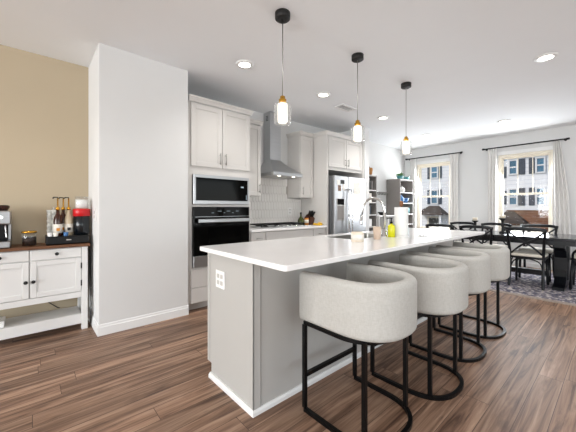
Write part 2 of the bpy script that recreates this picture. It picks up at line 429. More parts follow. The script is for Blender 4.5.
def window(n, x0, x1):
    z0, z1 = WZ; y = YF + .03; fw = 0.05
    bm = nb()   # fixed outer frame
    box(bm, (x0, y, z0), (x0 + fw, y + .08, z1)); box(bm, (x1 - fw, y, z0), (x1, y + .08, z1))
    box(bm, (x0 + fw, y, z1 - fw), (x1 - fw, y + .08, z1)); box(bm, (x0 + fw, y, z0), (x1 - fw, y + .08, z0 + fw))
    fr = struct('window_%d' % n, bm, 'vinyl')
    zm = 1.505; a, b = x0 + fw, x1 - fw
    bm = nb(); r = .035; yy = y + .012
    box(bm, (a, yy, z0 + fw), (a + r, yy + .03, zm)); box(bm, (b - r, yy, z0 + fw), (b, yy + .03, zm))
    box(bm, (a + r, yy, z0 + fw), (b - r, yy + .03, z0 + fw + .05)); box(bm, (a + r, yy, zm - .04), (b - r, yy + .03, zm))
    s1 = obj('lower_sash', bm, 'vinyl', fr)
    obj('pane', box(nb(), (a + r, yy + .012, z0 + fw + .05), (b - r, yy + .016, zm - .04)), 'pane', s1)
    bm = nb(); yy = y + .045
    box(bm, (a, yy, zm - .035), (a + r, yy + .03, z1 - fw)); box(bm, (b - r, yy, zm - .035), (b, yy + .03, z1 - fw))
    box(bm, (a + r, yy, z1 - fw - .04), (b - r, yy + .03, z1 - fw)); box(bm, (a + r, yy, zm - .035), (b - r, yy + .03, zm + .005))
    s2 = obj('upper_sash', bm, 'vinyl', fr)
    obj('pane', box(nb(), (a + r, yy + .012, zm + .005), (b - r, yy + .016, z1 - fw - .04)), 'pane', s2)
    bm = nb()
    for k in (1, 2):
        xx = a + r + (b - a - 2 * r) * k / 3
        box(bm, (xx - .008, yy + .004, zm + .005), (xx + .008, yy + .0115, z1 - fw - .04))
    obj('muntin', bm, 'vinyl', s2)
    bm = nb(); cw = .07   # casing and stool on the room side
    box(bm, (x0 - cw, YF - .018, z0 - .03), (x0, YF - .001, z1 + cw), .003); box(bm, (x1, YF - .018, z0 - .03), (x1 + cw, YF - .001, z1 + cw), .003)
    box(bm, (x0, YF - .018, z1), (x1, YF - .001, z1 + cw), .003); box(bm, (x0 - cw, YF - .05, z0 - .055), (x1 + cw, YF - .001, z0 - .03), .003)
    struct('trim_%d' % n, bm, 'trim')
window(1, *W1); window(2, *W2)

# ------------------------------------------------------------------ ceiling fittings
spots = [((-2.67, 1.725), 'bright recessed ceiling downlight nearest the tall oven cabinet'),
         ((-2.68, 2.99), 'round recessed downlight in the ceiling out in front of the range hood'),
         ((-2.69, 4.52), 'recessed downlight in the ceiling beyond the air vent, near the fridge stub wall'),
         ((-2.73, 6.285), 'small recessed downlight in the ceiling near the left dining window'),
         ((-1.385, 6.31), 'recessed downlight in the ceiling before the right dining window'),
         ((-0.515, 3.96), 'large recessed downlight in the ceiling at the far right of the photo')]
fill_spots = [(-.515, 1.75), (-.515, -.6), (-2.68, -.5), (1.5, 1.75), (1.5, 4.2)]  # added fill beams out of view, without fixtures, to brighten counter and floor
dl = None
for i, ((x, y), lab) in enumerate(spots):
    if dl is None:
        dl = thing('recessed_light', lab, 'ceiling light', (0, 0, 0), 'recessed ceiling lights', world=False)
        obj('trim_ring', lathe(nb(), [(.062, -.012), (.09, -.012), (.097, -.004), (.097, 0), (.062, 0)], n=32, cap=False), 'trim', dl)
        obj('lens', cyl(nb(), (0, 0, -.009), .063, .008, 32), 'lampglow', dl)
        dl.location = (x, y, ZC)
    else: dup(dl, (x, y, ZC), 0, lab)
    lamp('ceiling_spot', 'SPOT', (x, y, ZC - .03), 52 if x < -2.5 and 2.5 < y < 5 else 31, (1, .97, .93), aim=(0, 0, -1), spot_size=2.3, spot_blend=.8, shadow_soft_size=.06)

for x, y in fill_spots: lamp('ceiling_spot', 'SPOT', (x, y, ZC - .03), 31, (1, .97, .93), aim=(0, 0, -1), spot_size=2.3, spot_blend=.8, shadow_soft_size=.06)

v = thing('ceiling_vent', 'white slatted air vent in the ceiling above the fridge aisle', 'vent', (-2.81, 3.64, ZC))
bm = nb(); x, y = -2.81, 3.64
for lo, hi in (((x - .09, y - .17), (x + .09, y - .14)), ((x - .09, y + .14), (x + .09, y + .17)), ((x - .09, y - .14), (x - .06, y + .14)), ((x + .06, y - .14), (x + .09, y + .14))):
    box(bm, (*lo, ZC - .012), (*hi, ZC), .002)
obj('vent_frame', bm, 'trim', v)
bm = nb()
for k in range(4):
    xx = x - .045 + k * .03; box(bm, (xx - .003, y - .14, ZC - .01), (xx + .003, y + .14, ZC - .002))
obj('vent_louvre', bm, 'trim', v)
obj('vent_shade_plate', box(nb(), (x - .06, y - .14, ZC - .0015), (x + .06, y + .14, ZC - .0005)), 'ventdark', v)  # flat dark plate stands in for the shade inside the duct

def pendant():
    t = thing('pendant_lamp', '', 'pendant lamp', (0, 0, 0), 'pendant lamps over the island', world=False)
    obj('canopy', lathe(nb(), [(0.02, -.052), (.052, -.052), (.06, -.045), (.06, 0)], n=36), 'blackm', t)
    obj('cord', cyl(nb(), (0, 0, -.655), .0035, .605, 8), 'nickel', t)
    obj('socket_cap', lathe(nb(), [(.028, -.715), (.03, -.71), (.03, -.685), (.02, -.68), (.02, -.662), (.008, -.655)], n=24), 'brass', t)
    sh = obj('glass_shade', lathe(nb(), [(.026, -.712), (.05, -.716), (.066, -.73), (.069, -.745), (.069, -.865), (.064, -.879), (.05, -.884), (.0, -.885)], n=36, cap=False), 'clear', t)
    obj('inner_diffuser', lathe(nb(), [(.012, -.716), (.036, -.722), (.038, -.73), (.038, -.862), (.034, -.868), (0, -.869)], n=28, cap=False), 'bulbglow', t)
    return t
pp = pendant()
PL = [((-1.775, 1.50), 'black and brass glass pendant lamp nearest the camera'),
      ((-1.765, 2.485), 'middle glass pendant lamp of the row over the island'),
      ((-1.77, 3.505), 'farthest glass pendant lamp, over the dining end of the island')]
for i, ((x, y), lab) in enumerate(PL):
    if i == 0: pp.location = (x, y, ZC); pp['label'] = lab
    else: dup(pp, (x, y, ZC), 0, lab)
    lamp('pendant_bulb', 'POINT', (x, y, ZC - .80), 9, (1, .95, .88), shadow_soft_size=.04)

# ------------------------------------------------------------------ kitchen cabinets along the left wall (all face +X)
def shaker(bm, xf, y0, y1, z0, z1, rail=0.058, t=0.02, rec=0.009):
    """five-piece door front: recessed panel and four bevelled rails, front face at xf"""
    box(bm, (xf - t, y0 + rail, z0 + rail), (xf - rec, y1 - rail, z1 - rail))
    box(bm, (xf - t, y0, z0), (xf, y0 + rail, z1), .0025); box(bm, (xf - t, y1 - rail, z0), (xf, y1, z1), .0025)
    box(bm, (xf - t, y0 + rail, z0), (xf, y1 - rail, z0 + rail), .0025); box(bm, (xf - t, y0 + rail, z1 - rail), (xf, y1 - rail, z1), .0025)
    return bm
def slab(bm, xf, y0, y1, z0, z1, t=.02): return box(bm, (xf - t, y0, z0), (xf, y1, z1), .003)
def pull_v(xf, y, z0, z1):
    bm = nb(); cyl(bm, (xf + .028, y, z0), .0055, z1 - z0, 12)
    for z in (z0 + .02, z1 - .02): cyl(bm, (xf, y, z), .004, .028, 10, 'X')
    return bm
def pull_h(xf, y0, y1, z):
    bm = nb(); cyl(bm, (xf + .028, y0, z), .0055, y1 - y0, 12, 'Y')
    for y in (y0 + .02, y1 - .02): cyl(bm, (xf, y, z), .004, .028, 10, 'X')
    return bm
def door(t, xf, y0, y1, z0, z1, hy=None, hz=None, m='cab'):
    d = obj('door', shaker(nb(), xf, y0, y1, z0, z1), m, t)
    if hy is not None: obj('handle', pull_v(xf, hy, *hz), 'nickel', d)
    return d
def drawer(t, xf, y0, y1, z0, z1, flat=True, m='cab', hl=.13):
    d = obj('drawer', slab(nb(), xf, y0, y1, z0, z1) if flat else shaker(nb(), xf, y0, y1, z0, z1, .045), m, t)
    obj('handle', pull_h(xf, (y0 + y1) / 2 - hl / 2, (y0 + y1) / 2 + hl / 2, (z0 + z1) / 2), 'nickel', d); return d
CROWN = [(0, 0), (.012, 0), (.016, .012), (.034, .04), (.042, .045), (.042, .062), (0, .062)]
def crown(t, pts):
    obj('crown_moulding', sweep(nb(), pts, CROWN, smooth=False), 'cab', t)

# tall oven cabinet
t = thing('oven_cabinet', 'tall white cabinet housing the microwave and wall oven, beside the wall pillar', 'cabinet', (-3.57, 1.775, 0))
Y0, Y1, xb, xf = 1.345, 2.188, -3.865, -3.28
bm = nb()
box(bm, (xb, Y0, .09), (xf, Y0 + .02, 2.42)); box(bm, (xb, Y1 - .02, .09), (xf, Y1, 2.42)); box(bm, (xb, Y0 + .02, .09), (xb + .015, Y1 - .02, 2.42))
for z0, z1 in ((.09, .11), (.48, .5), (1.21, 1.238), (1.588, 1.62), (2.40, 2.42)): box(bm, (xb + .015, Y0 + .02, z0), (xf, Y1 - .02, z1))
obj('carcass', bm, 'cab', t)
bm = nb()   # face frame
box(bm, (xf, Y0, .09), (xf + .02, 1.392, 2.42)); box(bm, (xf, 2.155, .09), (xf + .02, Y1, 2.42))
box(bm, (xf, 1.392, 1.588), (xf + .02, 2.155, 2.42)); box(bm, (xf, 1.392, 1.209), (xf + .02, 2.155, 1.238)); box(bm, (xf, 1.392, .09), (xf + .02, 2.155, .502))
obj('face_frame', bm, 'cab', t)
obj('toe_kick', box(nb(), (-3.36, Y0, 0), (-3.34, Y1, .09)), 'cab', t)
door(t, -3.24, 1.375, 1.768, 1.68, 2.405, 1.733, (1.72, 1.86)); door(t, -3.24, 1.775, 2.172, 1.68, 2.405, 1.81, (1.72, 1.86))
drawer(t, -3.24, 1.375, 2.172, .1, .268); drawer(t, -3.24, 1.375, 2.172, .276, .485)
crown(t, [(-3.25, Y0, 2.42), (-3.25, Y1, 2.42), (-3.865, Y1, 2.42)])

# microwave
t = thing('microwave', 'built-in stainless microwave with black glass door, above the wall oven', 'microwave', (-3.5, 1.775, 1.24))
obj('casing', box(nb(), (-3.82, 1.43, 1.242), (-3.262, 2.12, 1.582)), 'steel', t)
bm = nb()
for lo, hi in (((1.396, 1.24), (2.15, 1.285)), ((1.396, 1.548), (2.15, 1.586)), ((1.396, 1.285), (1.425, 1.548)), ((2.125, 1.285), (2.15, 1.548))):
    box(bm, (-3.259, lo[0], lo[1]), (-3.225, hi[0], hi[1]), .003)
obj('trim_frame', bm, 'steel', t)
obj('door_glass', box(nb(), (-3.258, 1.425, 1.285), (-3.218, 2.125, 1.548), .003), 'blackglass', t)
obj('clock_display', box(nb(), (-3.218, 2.02, 1.452), (-3.2165, 2.06, 1.468)), 'display', t)
obj('control_strip', box(nb(), (-3.218, 2.1, 1.30), (-3.2165, 2.106, 1.36)), 'display', t)
# oven
t = thing('wall_oven', 'black glass wall oven with steel bar handle, under the microwave', 'oven', (-3.5, 1.775, .505))
obj('casing', box(nb(), (-3.82, 1.43, .51), (-3.262, 2.12, 1.2)), 'steel', t)
cp = obj('control_panel', box(nb(), (-3.258, 1.396, 1.095), (-3.225, 2.152, 1.207), .003), 'blackglass', t)
for k, (yy, ww) in enumerate(((1.62, .03), (1.70, .05), (1.78, .02), (1.82, .05), (1.90, .015), (1.95, .04))):
    obj('control_mark', box(nb(), (-3.225, yy, 1.135 + .02 * (k % 2)), (-3.2245, yy + ww, 1.139 + .02 * (k % 2))), 'display', cp)
d = obj('oven_door', box(nb(), (-3.258, 1.396, .64), (-3.222, 2.152, 1.088), .004), 'blackglass', t)
bm = nb(); sweep(bm, [(-3.172, 1.43, 1.045), (-3.172, 2.12, 1.045)], rrect(.018, .044, .007), smooth=False)
for yy in (1.46, 2.09): box(bm, (-3.222, yy - .012, 1.035), (-3.178, yy + .012, 1.055))
obj('handle', bm, 'steel', d)
obj('vent_trim', box(nb(), (-3.258, 1.396, .508), (-3.224, 2.152, .636), .003), 'steel', t)

# upper cabinets
def upper(name, label, y0, y1, hy):
    t = thing(name, label, 'cabinet', (-3.7, (y0 + y1) / 2, 1.37))
    obj('carcass', box(nb(), (-3.865, y0, 1.37), (-3.56, y1, 2.42)), 'cab', t)
    door(t, -3.54, y0 + .006, y1 - .006, 1.376, 2.405, hy, (1.42, 1.55))
    crown(t, [(-3.865, y0, 2.42), (-3.545, y0, 2.42), (-3.545, y1, 2.42), (-3.865, y1, 2.42)] if y0 > 3 else [(-3.545, y0, 2.42), (-3.545, y1, 2.42), (-3.865, y1, 2.42)])
    return t
upper('wall_cabinet', 'narrow white wall cabinet squeezed between oven cabinet and range hood', 2.235, 2.575, 2.535)
upper('wall_cabinet', 'white single-door wall cabinet right of the range hood', 3.385, 3.692, 3.43)

# backsplash of picket tiles, set into grout
t = thing('backsplash', 'white picket tile backsplash behind the cooktop', 'tiles', (-3.865, 2.95, .91))
obj('grout_bed', box(nb(), (-3.869, 2.19, .912), (-3.858, 3.698, 1.365)), 'grout', t)
g2 = box(nb(), (-3.869, 2.577, 1.366), (-3.858, 3.383, 1.73)); obj('grout_bed', g2, 'grout', t)
bm = nb(); tw, th, pt, gap = .056, .135, .028, .0035
def tile(bm, yc, zc):
    w2, h2 = tw / 2 - gap / 2, th / 2 - gap / 2
    pts = [(yc, zc - h2 - pt / 2), (yc + w2, zc - h2 + pt / 2), (yc + w2, zc + h2 - pt / 2), (yc, zc + h2 + pt / 2), (yc - w2, zc + h2 - pt / 2), (yc - w2, zc - h2 + pt / 2)]
    zt = 1.36 if (yc < 2.6 or yc > 3.36) else 1.725
    yl, yh = 2.192, 3.696
    P = [(min(max(a, yl), yh), min(max(b, .914), zt)) for a, b in pts]
    Q = []
    for p in P:
        if not Q or (abs(p[0] - Q[-1][0]) + abs(p[1] - Q[-1][1])) > 1e-5: Q.append(p)
    if len(Q) > 2 and abs(Q[0][0] - Q[-1][0]) + abs(Q[0][1] - Q[-1][1]) < 1e-5: Q.pop()
    ar = sum(Q[i][0] * Q[(i + 1) % len(Q)][1] - Q[(i + 1) % len(Q)][0] * Q[i][1] for i in range(len(Q)))
    if len(Q) < 3 or abs(ar) < 1e-5: return
    cx = sum(q[0] for q in Q) / len(Q); cz = sum(q[1] for q in Q) / len(Q)
    A = [bm.verts.new((-3.858, a, b)) for a, b in Q]
    B = [bm.verts.new((-3.8525, cx + (a - cx) * .95, cz + (b - cz) * .98)) for a, b in Q]
    bm.faces.new(B)
    for i in range(len(Q)): bm.faces.new((A[i], A[(i + 1) % len(Q)], B[(i + 1) % len(Q)], B[i]))
for r in range(8):
    for k in range(29):
        yc = 2.19 + k * tw + (tw / 2 if r % 2 else 0); zc = .96 + r * (th)
        if zc - th / 2 < (1.36 if (yc < 2.6 or yc > 3.36) else 1.72): tile(bm, yc, zc)
obj('picket_tile', bm, 'tile', t)

def outlet(label, c, axis, name='wall_outlet', wdt=.075, hgt=.118):
    t = thing(name, label, 'outlet', c); x, y, z = c; a, h = wdt / 2, hgt / 2
    if axis == 'X':
        obj('cover_plate', box(nb(), (x, y - a, z - h), (x + .006, y + a, z + h), .002), 'white', t)
        for s in (-1, 1): obj('socket', box(nb(), (x + .006, y - .017, z + s * .026 - .015), (x + .0085, y + .017, z + s * .026 + .015), .001), 'greylt', t)
    else:
        obj('cover_plate', box(nb(), (x - a, y - .006, z - h), (x + a, y, z + h), .002), 'white', t)
        cols = (-.023, .023) if wdt > .1 else (0,)
        for q in cols:
            for s in (-1, 1): obj('socket', box(nb(), (x + q - .016, y - .0085, z + s * .022 - .014), (x + q + .016, y - .006, z + s * .022 + .014), .001), 'greylt', t)
    return t
outlet('white outlet plate on the tile backsplash behind the oil bottle', (-3.8525, 3.42, 1.14), 'X')

# base cabinets
t = thing('base_cabinet', 'white base cabinet run below the cooktop, between oven cabinet and fridge panel', 'cabinet', (-3.57, 2.94, 0))
obj('carcass', box(nb(), (-3.865, 2.192, .09), (-3.27, 3.695, .872)), 'cab', t)
obj('toe_kick', box(nb(), (-3.865, 2.192, 0), (-3.34, 3.695, .088)), 'cab', t)
drawer(t, -3.25, 2.2, 2.44, .705, .862, hl=.1); drawer(t, -3.25, 3.395, 3.69, .705, .862, hl=.1)
obj('false_front', slab(nb(), -3.25, 2.452, 3.383, .705, .862), 'cab', t)
door(t, -3.25, 2.2, 2.44, .1, .695, 2.41, (.54, .67)); door(t, -3.25, 3.395, 3.69, .1, .695, 3.43, (.54, .67))
door(t, -3.25, 2.452, 2.914, .1, .695, 2.88, (.54, .67)); door(t, -3.25, 2.921, 3.383, .1, .695, 2.955, (.54, .67))
solo('countertop', box(nb(), (-3.868, 2.191, .873), (-3.222, 3.697, .905), .004), 'quartz', 'white quartz countertop along the wall under the cooktop', 'countertop', (-3.545, 2.944, .873))

# cooktop
t = thing('gas_cooktop', 'black five-burner gas cooktop on the wall countertop below the hood', 'cooktop', (-3.53, 2.92, .905))
obj('cooktop_plate', box(nb(), (-3.79, 2.47, .905), (-3.29, 3.375, .918), .004), 'steelh', t)
bm = nb
for k, yc in enumerate((2.62, 2.92, 3.22)):
    g = nb(); hw = .135
    for xx in (-3.76, -3.6, -3.42): box(g, (xx - .006, yc - hw, .94), (xx + .006, yc + hw, .955), .002)
    for yy in (yc - hw, yc, yc + hw): box(g, (-3.766, yy - .006, .94), (-3.414, yy + .006, .955), .002)
    for xx in (-3.76, -3.42):
        for yy in (yc - hw + .01, yc + hw - .01): box(g, (xx - .007, yy - .007, .918), (xx + .007, yy + .007, .941))
    obj('grate', g, 'black', t)
for bx, by in ((-3.68, 2.62), (-3.5, 2.62), (-3.59, 2.92), (-3.68, 3.22), (-3.5, 3.22)):
    obj('burner', lathe(nb(), [(.045, .918), (.045, .926), (.03, .928), (.03, .935), (0, .936)], (bx, by, 0), 20), 'blackm', t)
for k in range(5):
    obj('knob', lathe(nb(), [(.019, .918), (.017, .938), (0, .94)], (-3.335, 2.74 + k * .09, 0), 16), 'chrome', t)

# range hood
t = thing('range_hood', 'stainless chimney range hood over the cooktop', 'range hood', (-3.62, 2.975, 1.68))
hy0, hy1, hx = 2.68, 3.27, -3.37; cy0, cy1, cx = 2.86, 3.08, -3.69
bm = nb()
rings = [[(-3.852, hy0, 1.735), (hx, hy0, 1.735), (hx, hy1, 1.735), (-3.852, hy1, 1.735)]]
for q in range(1, 6):
    f = q / 5; f2 = 1 - (1 - f) ** 1.25
    rings.append([(-3.852, hy0 + (cy0 - hy0) * f2, 1.735 + .235 * f), (hx + (cx - hx) * f2, hy0 + (cy0 - hy0) * f2, 1.735 + .235 * f),
                  (hx + (cx - hx) * f2, hy1 + (cy1 - hy1) * f2, 1.735 + .235 * f), (-3.852, hy1 + (cy1 - hy1) * f2, 1.735 + .235 * f)])
V = [[bm.verts.new(p) for p in r] for r in rings]
for a, b in zip(V, V[1:]):
    for i in range(4): bm.faces.new((a[i], a[(i + 1) % 4], b[(i + 1) % 4], b[i]))
bm.faces.new(list(reversed(V[0]))); bm.faces.new(V[-1])
obj('canopy', bm, 'steelh', t)
obj('rim', box(nb(), (-3.852, hy0, 1.685), (hx, hy1, 1.735), .002), 'steelh', t)
obj('filter', box(nb(), (-3.8, hy0 + .06, 1.682), (hx - .06, hy1 - .06, 1.685)), 'nickel', t)
for yy in (2.83, 3.12): obj('lamp', cyl(nb(), (-3.43, yy, 1.681), .025, .004, 16), 'hoodglow', t)
ch = obj('chimney', box(nb(), (-3.868, cy0, 1.97), (cx, cy1, ZC - .001), .002), 'steelh', t)
bm = nb()
for k in range(4): box(bm, (-3.80, cy0 - .0015, 2.6 + k * .022), (-3.74, cy0, 2.61 + k * .022))
obj('vent_slot', bm, 'dark', ch)  # near-black strips on the surface paint the shade inside the slots

# fridge enclosure
t = thing('fridge_cabinet', 'white cabinet surround with two doors above the refrigerator', 'cabinet', (-3.55, 4.24, 1.87))
bm = nb(); box(bm, (-3.865, 3.702, 0), (-3.24, 3.74, 2.42)); obj('side_panel', bm, 'cab', t)
obj('side_panel', box(nb(), (-3.865, 4.722, 0), (-3.24, 4.76, 2.42)), 'cab', t)
obj('carcass', box(nb(), (-3.865, 3.74, 1.845), (-3.28, 4.722, 2.42)), 'cab', t)
obj('face_frame', box(nb(), (-3.28, 3.74, 1.845), (-3.262, 4.722, 2.42)), 'cab', t)
door(t, -3.24, 3.755, 4.225, 1.895, 2.405, 4.19, (1.93, 2.06)); door(t, -3.24, 4.232, 4.705, 1.895, 2.405, 4.267, (1.93, 2.06))
crown(t, [(-3.545, 3.702, 2.42), (-3.245, 3.702, 2.42), (-3.245, 4.76, 2.42)])

# refrigerator
t = thing('refrigerator', 'stainless side-by-side refrigerator with ice dispenser', 'refrigerator', (-3.5, 4.25, 0))
obj('cabinet_shell', box(nb(), (-3.83, 3.80, .03), (-3.235, 4.70, 1.735), .004), mat('fridge_grey_side', '#8f9093', .4, .6, noise=.02), t)
obj('base_grille', box(nb(), (-3.80, 3.81, 0), (-3.25, 4.69, .03)), 'blackm', t)
L = obj('door', box(nb(), (-3.23, 3.80, .06), (-3.155, 4.163, 1.745), .012, 3), 'steel', t)
Rr = obj('door', box(nb(), (-3.23, 4.17, .06), (-3.155, 4.70, 1.745), .012, 3), 'steel', t)
for d, yy in ((L, 4.125), (Rr, 4.215)):
    obj('handle', tube(nb(), bez([(-3.155, yy, 1.52), (-3.115, yy, 1.47), (-3.098, yy, 1.1), (-3.115, yy, .6), (-3.155, yy, .55)], 8), .014, 10), 'chrome', d)
bm = nb(); box(bm, (-3.155, 3.855, .98), (-3.15, 4.06, 1.36), .002); dsp = obj('dispenser', bm, 'nickel', L)
obj('dispenser', box(nb(), (-3.15, 3.87, 1.25), (-3.146, 4.045, 1.35)), 'blackglass', L)
obj('dispenser', box(nb(), (-3.15, 3.875, 1.0), (-3.147, 4.04, 1.235)), 'grey', L)
for (yy, zz, aw, ah, m, lab) in ((3.93, 1.53, .075, .10, 'photo', 'brown photo magnet low on the left refrigerator door'),
                               (4.01, 1.64, .10, .07, 'blackm', 'dark magnet at the top of the left refrigerator door'),
                               (3.90, 1.63, .06, .08, 'notes', 'small pale note beside the dark magnet on the refrigerator'),
                               (4.04, 1.55, .05, .11, 'notes', 'narrow pale note hanging near the refrigerator handle'),
                               (4.42, 1.55, .2, .22, 'notes', 'large white notepaper on the right refrigerator door')):
    solo('fridge_note', box(nb(), (-3.1545, yy - aw / 2, zz - ah / 2), (-3.151, yy + aw / 2, zz + ah / 2), .001), m, lab, 'note', (-3.1545, yy, zz), 'notes on the refrigerator')

# counter-top items by the cooktop
t = thing('oil_bottle', 'squat dark green oil bottle standing right of the cooktop', 'bottle', (-3.6, 3.45, .905))
obj('bottle_body', lathe(nb(), [(.048, .905), (.055, .915), (.055, .985), (.04, 1.02), (.015, 1.05), (.013, 1.09)], (-3.6, 3.45, 0)), 'olive', t)
obj('stopper', lathe(nb(), [(.016, 1.09), (.016, 1.115), (.006, 1.125)], (-3.6, 3.45, 0), 14), 'blackp', t)
t = thing('spice_jar', 'amber jar with pale label between oil bottle and knife block', 'jar', (-3.56, 3.545, .905))
obj('jar_body', cyl(nb(), (-3.56, 3.545, .905), .036, .12), 'orange', t)
obj('jar_label', cyl(nb(), (-3.56, 3.545, .94), .0368, .055), 'label', t)
obj('lid', cyl(nb(), (-3.56, 3.545, 1.025), .037, .02), 'redjar', t)
t = thing('knife_block', 'dark wooden knife block full of black knives by the fridge panel', 'knife block', (-3.6, 3.635, .905))
bm = nb(); prism(bm, [(-3.68, .905), (-3.54, .905), (-3.50, 1.02), (-3.60, 1.09), (-3.68, 1.0)], 'Y', 3.59, 3.685); obj('block', bm, 'knife', t)
for i in range(3):
    for j in range(2):
        p = Vector((-3.585 + j * .045, 3.61 + i * .028, 1.06 - j * .02)); q = p + Vector((.05, .012 * (i - 1), .09))
        obj('knife_handle', sweep(nb(), [p, q], rrect(.016, .022, .006)), 'blackp', t)
t = thing('banana_bunch', 'small yellow banana bunch on the counter before the knife block', 'fruit', (-3.40, 3.62, .905))
for k in range(3):
    o = k * .028; pts = bez([(-3.40 + o * .5, 3.545, .93), (-3.37 + o, 3.60, .922), (-3.365 + o, 3.65, .924), (-3.40 + o * .5, 3.68, .94)], 5)
    bm = nb(); secs = [.008, .014, .017, .017, .017, .017, .016, .014, .01]
    obj('banana', sweep(bm, pts, circ(.016, 8)), 'banana', t)

# ------------------------------------------------------------------ island
IX0, IX1, IY0, IY1 = -1.975, -1.40, .965, 4.0
t = thing('kitchen_island', 'long greige kitchen island with panelled end and seating side', 'island', (-1.69, 2.48, 0))
prof = [(IX0 + .015, .095), (IX0 + .015, .883), (IX0 + .035, .883), (IX0 + .035, .115), (IX1 - .03, .115), (IX1 - .03, .883), (IX1 - .01, .883), (IX1 - .01, 0), (IX0 + .065, 0), (IX0 + .065, .095)]
obj('cabinet_body', prism(nb(), prof, 'Y', IY0 + .015, IY1 - .015), 'isl', t)
endp = [(IX0 + .05, 0), (IX1, 0), (IX1, .883), (IX0, .883), (IX0, .095), (IX0 + .05, .095)]
obj('end_panel', prism(nb(), endp, 'Y', IY0, IY0 + .015), 'isl', t)
obj('end_panel', prism(nb(), endp, 'Y', IY1 - .015, IY1), 'isl', t)
bm = nb(); box(bm, (IX1 - .045, IY0 - .008, .03), (IX1 + .008, IY0, .883), .002); box(bm, (IX1, IY0 - .008, .03), (IX1 + .008, IY0 + .045, .883), .002)
obj('corner_trim', bm, 'isl', t)
obj('corner_trim', box(nb(), (IX0, IY0 - .006, .1), (IX0 + .03, IY0, .883), .002), 'isl', t)
ys = [IY0 + .05, 1.98, 3.0, IY1]
for a, b in zip(ys, ys[1:]): obj('back_panel', box(nb(), (IX1 - .01, a + .0015, 0), (IX1, b - .0015, .883)), 'isl', t)
bm = nb(); sec = [(0, 0), (.022, 0), (.022, .02), (.012, .034), (0, .034)]
sweep(bm, [(IX0 + .05, IY0, 0), (IX1, IY0, 0), (IX1, IY1, 0)], [(a + .001, b) for a, b in sec], smooth=False); obj('base_moulding', bm, 'trim', t)
for k in range(5):
    a = 1.0 + k * .6; b = a + .585
    d = obj('door', box(nb(), (IX0 - .004, a, .11), (IX0 + .0145, b, .87), .003), 'isl', t)
    obj('handle', pull_v(IX0 - .036, b - .04, .7, .83), 'nickel', d)
# outlet on the island end
outlet('white double outlet plate on the end panel of the island', (-1.79, IY0 - .0005, .712), 'Y', wdt=.118, hgt=.118)

# worktop with sink cut-out
SX0, SX1, SY0, SY1 = -1.93, -1.575, 2.16, 2.88
bm = nb(); x0, x1, y0, y1, z0, z1 = -2.045, -1.075, .925, 4.07, .884, .914
def rc(x0, x1, y0, y1, r, n=5):
    out = []
    for cx, cy, a0 in ((x1 - r, y1 - r, 0), (x0 + r, y1 - r, 90), (x0 + r, y0 + r, 180), (x1 - r, y0 + r, 270)):
        for i in range(n + 1):
            a = math.radians(a0 + 90 * i / n); out.append((cx + r * math.cos(a), cy + r * math.sin(a)))
    return out
outer, inner = rc(x0, x1, y0, y1, .02), rc(SX0, SX1, SY0, SY1, .03)
def ringv(pl, z): return [bm.verts.new((a, b, z)) for a, b in pl]
b_ = .003
o0, o1, o2 = ringv(rc(x0 + b_, x1 - b_, y0 + b_, y1 - b_, .018), z0), ringv(outer, z0 + b_), ringv(outer, z1 - b_)
o3 = ringv(rc(x0 + b_, x1 - b_, y0 + b_, y1 - b_, .018), z1)
i0, i1 = ringv(inner, z0), ringv(inner, z1)
N = len(outer)
for A, B in ((o0, o1), (o1, o2), (o2, o3), (o3, i1), (i1, i0), (i0, o0)):
    for i in range(N): bm.faces.new((A[i], A[(i + 1) % N], B[(i + 1) % N], B[i]))
solo('island_countertop', bm, 'quartz', 'long white quartz worktop on the island', 'countertop', (-1.56, 2.5, .884))
# sink basin
t = thing('kitchen_sink', 'dark undermount sink basin set in the island worktop', 'sink', (-1.745, 2.52, .70))
bm = nb(); a, b, c, d = SX0 + .003, SX1 - .003, SY0 + .003, SY1 - .003
R1 = [bm.verts.new((p, q, .908)) for p, q in rc(a, b, c, d, .03)]; R2 = [bm.verts.new((p, q, .72)) for p, q in rc(a + .01, b - .01, c + .01, d - .01, .03)]
for i in range(N): bm.faces.new((R1[i], R1[(i + 1) % N], R2[(i + 1) % N], R2[i]))
bm.faces.new(R2); obj('basin', bm, 'nickel', t)
obj('drain', lathe(nb(), [(.045, .722), (.03, .724), (0, .722)], (-1.745, 2.52, 0), 20), 'chrome', t)
# faucet
t = thing('gooseneck_faucet', 'tall chrome gooseneck faucet at the island sink', 'faucet', (-1.50, 2.60, .914))
fx, fy = -1.525, 2.585
obj('base', lathe(nb(), [(.03, .914), (.03, .922), (.021, .93), (.021, .98), (.014, .99)], (fx, fy, 0), 24), 'chrome', t)
pts = [Vector((fx, fy, .98)), Vector((fx, fy, 1.175))]
for i in range(1, 15):
    a = PI * i / 14; pts.append(Vector((fx - .115 + .115 * math.cos(a), fy - .02 * i / 14, 1.175 + .115 * math.sin(a) * 1.05)))
pts.append(pts[-1] + Vector((-.012, 0, -.05)))
obj('spout', tube(nb(), pts, .0125, 14), 'chrome', t)
e = pts[-1]; obj('spray_head', sweep(nb(), [e, e + Vector((-.012, 0, -.09)), e + Vector((-.0125, 0, -.1))], circ(.017, 14)), 'chrome', t)
obj('lever', tube(nb(), [(fx, fy + .02, .955), (fx, fy + .05, .965), (fx + .01, fy + .11, .99)], .007, 10), 'chrome', t)
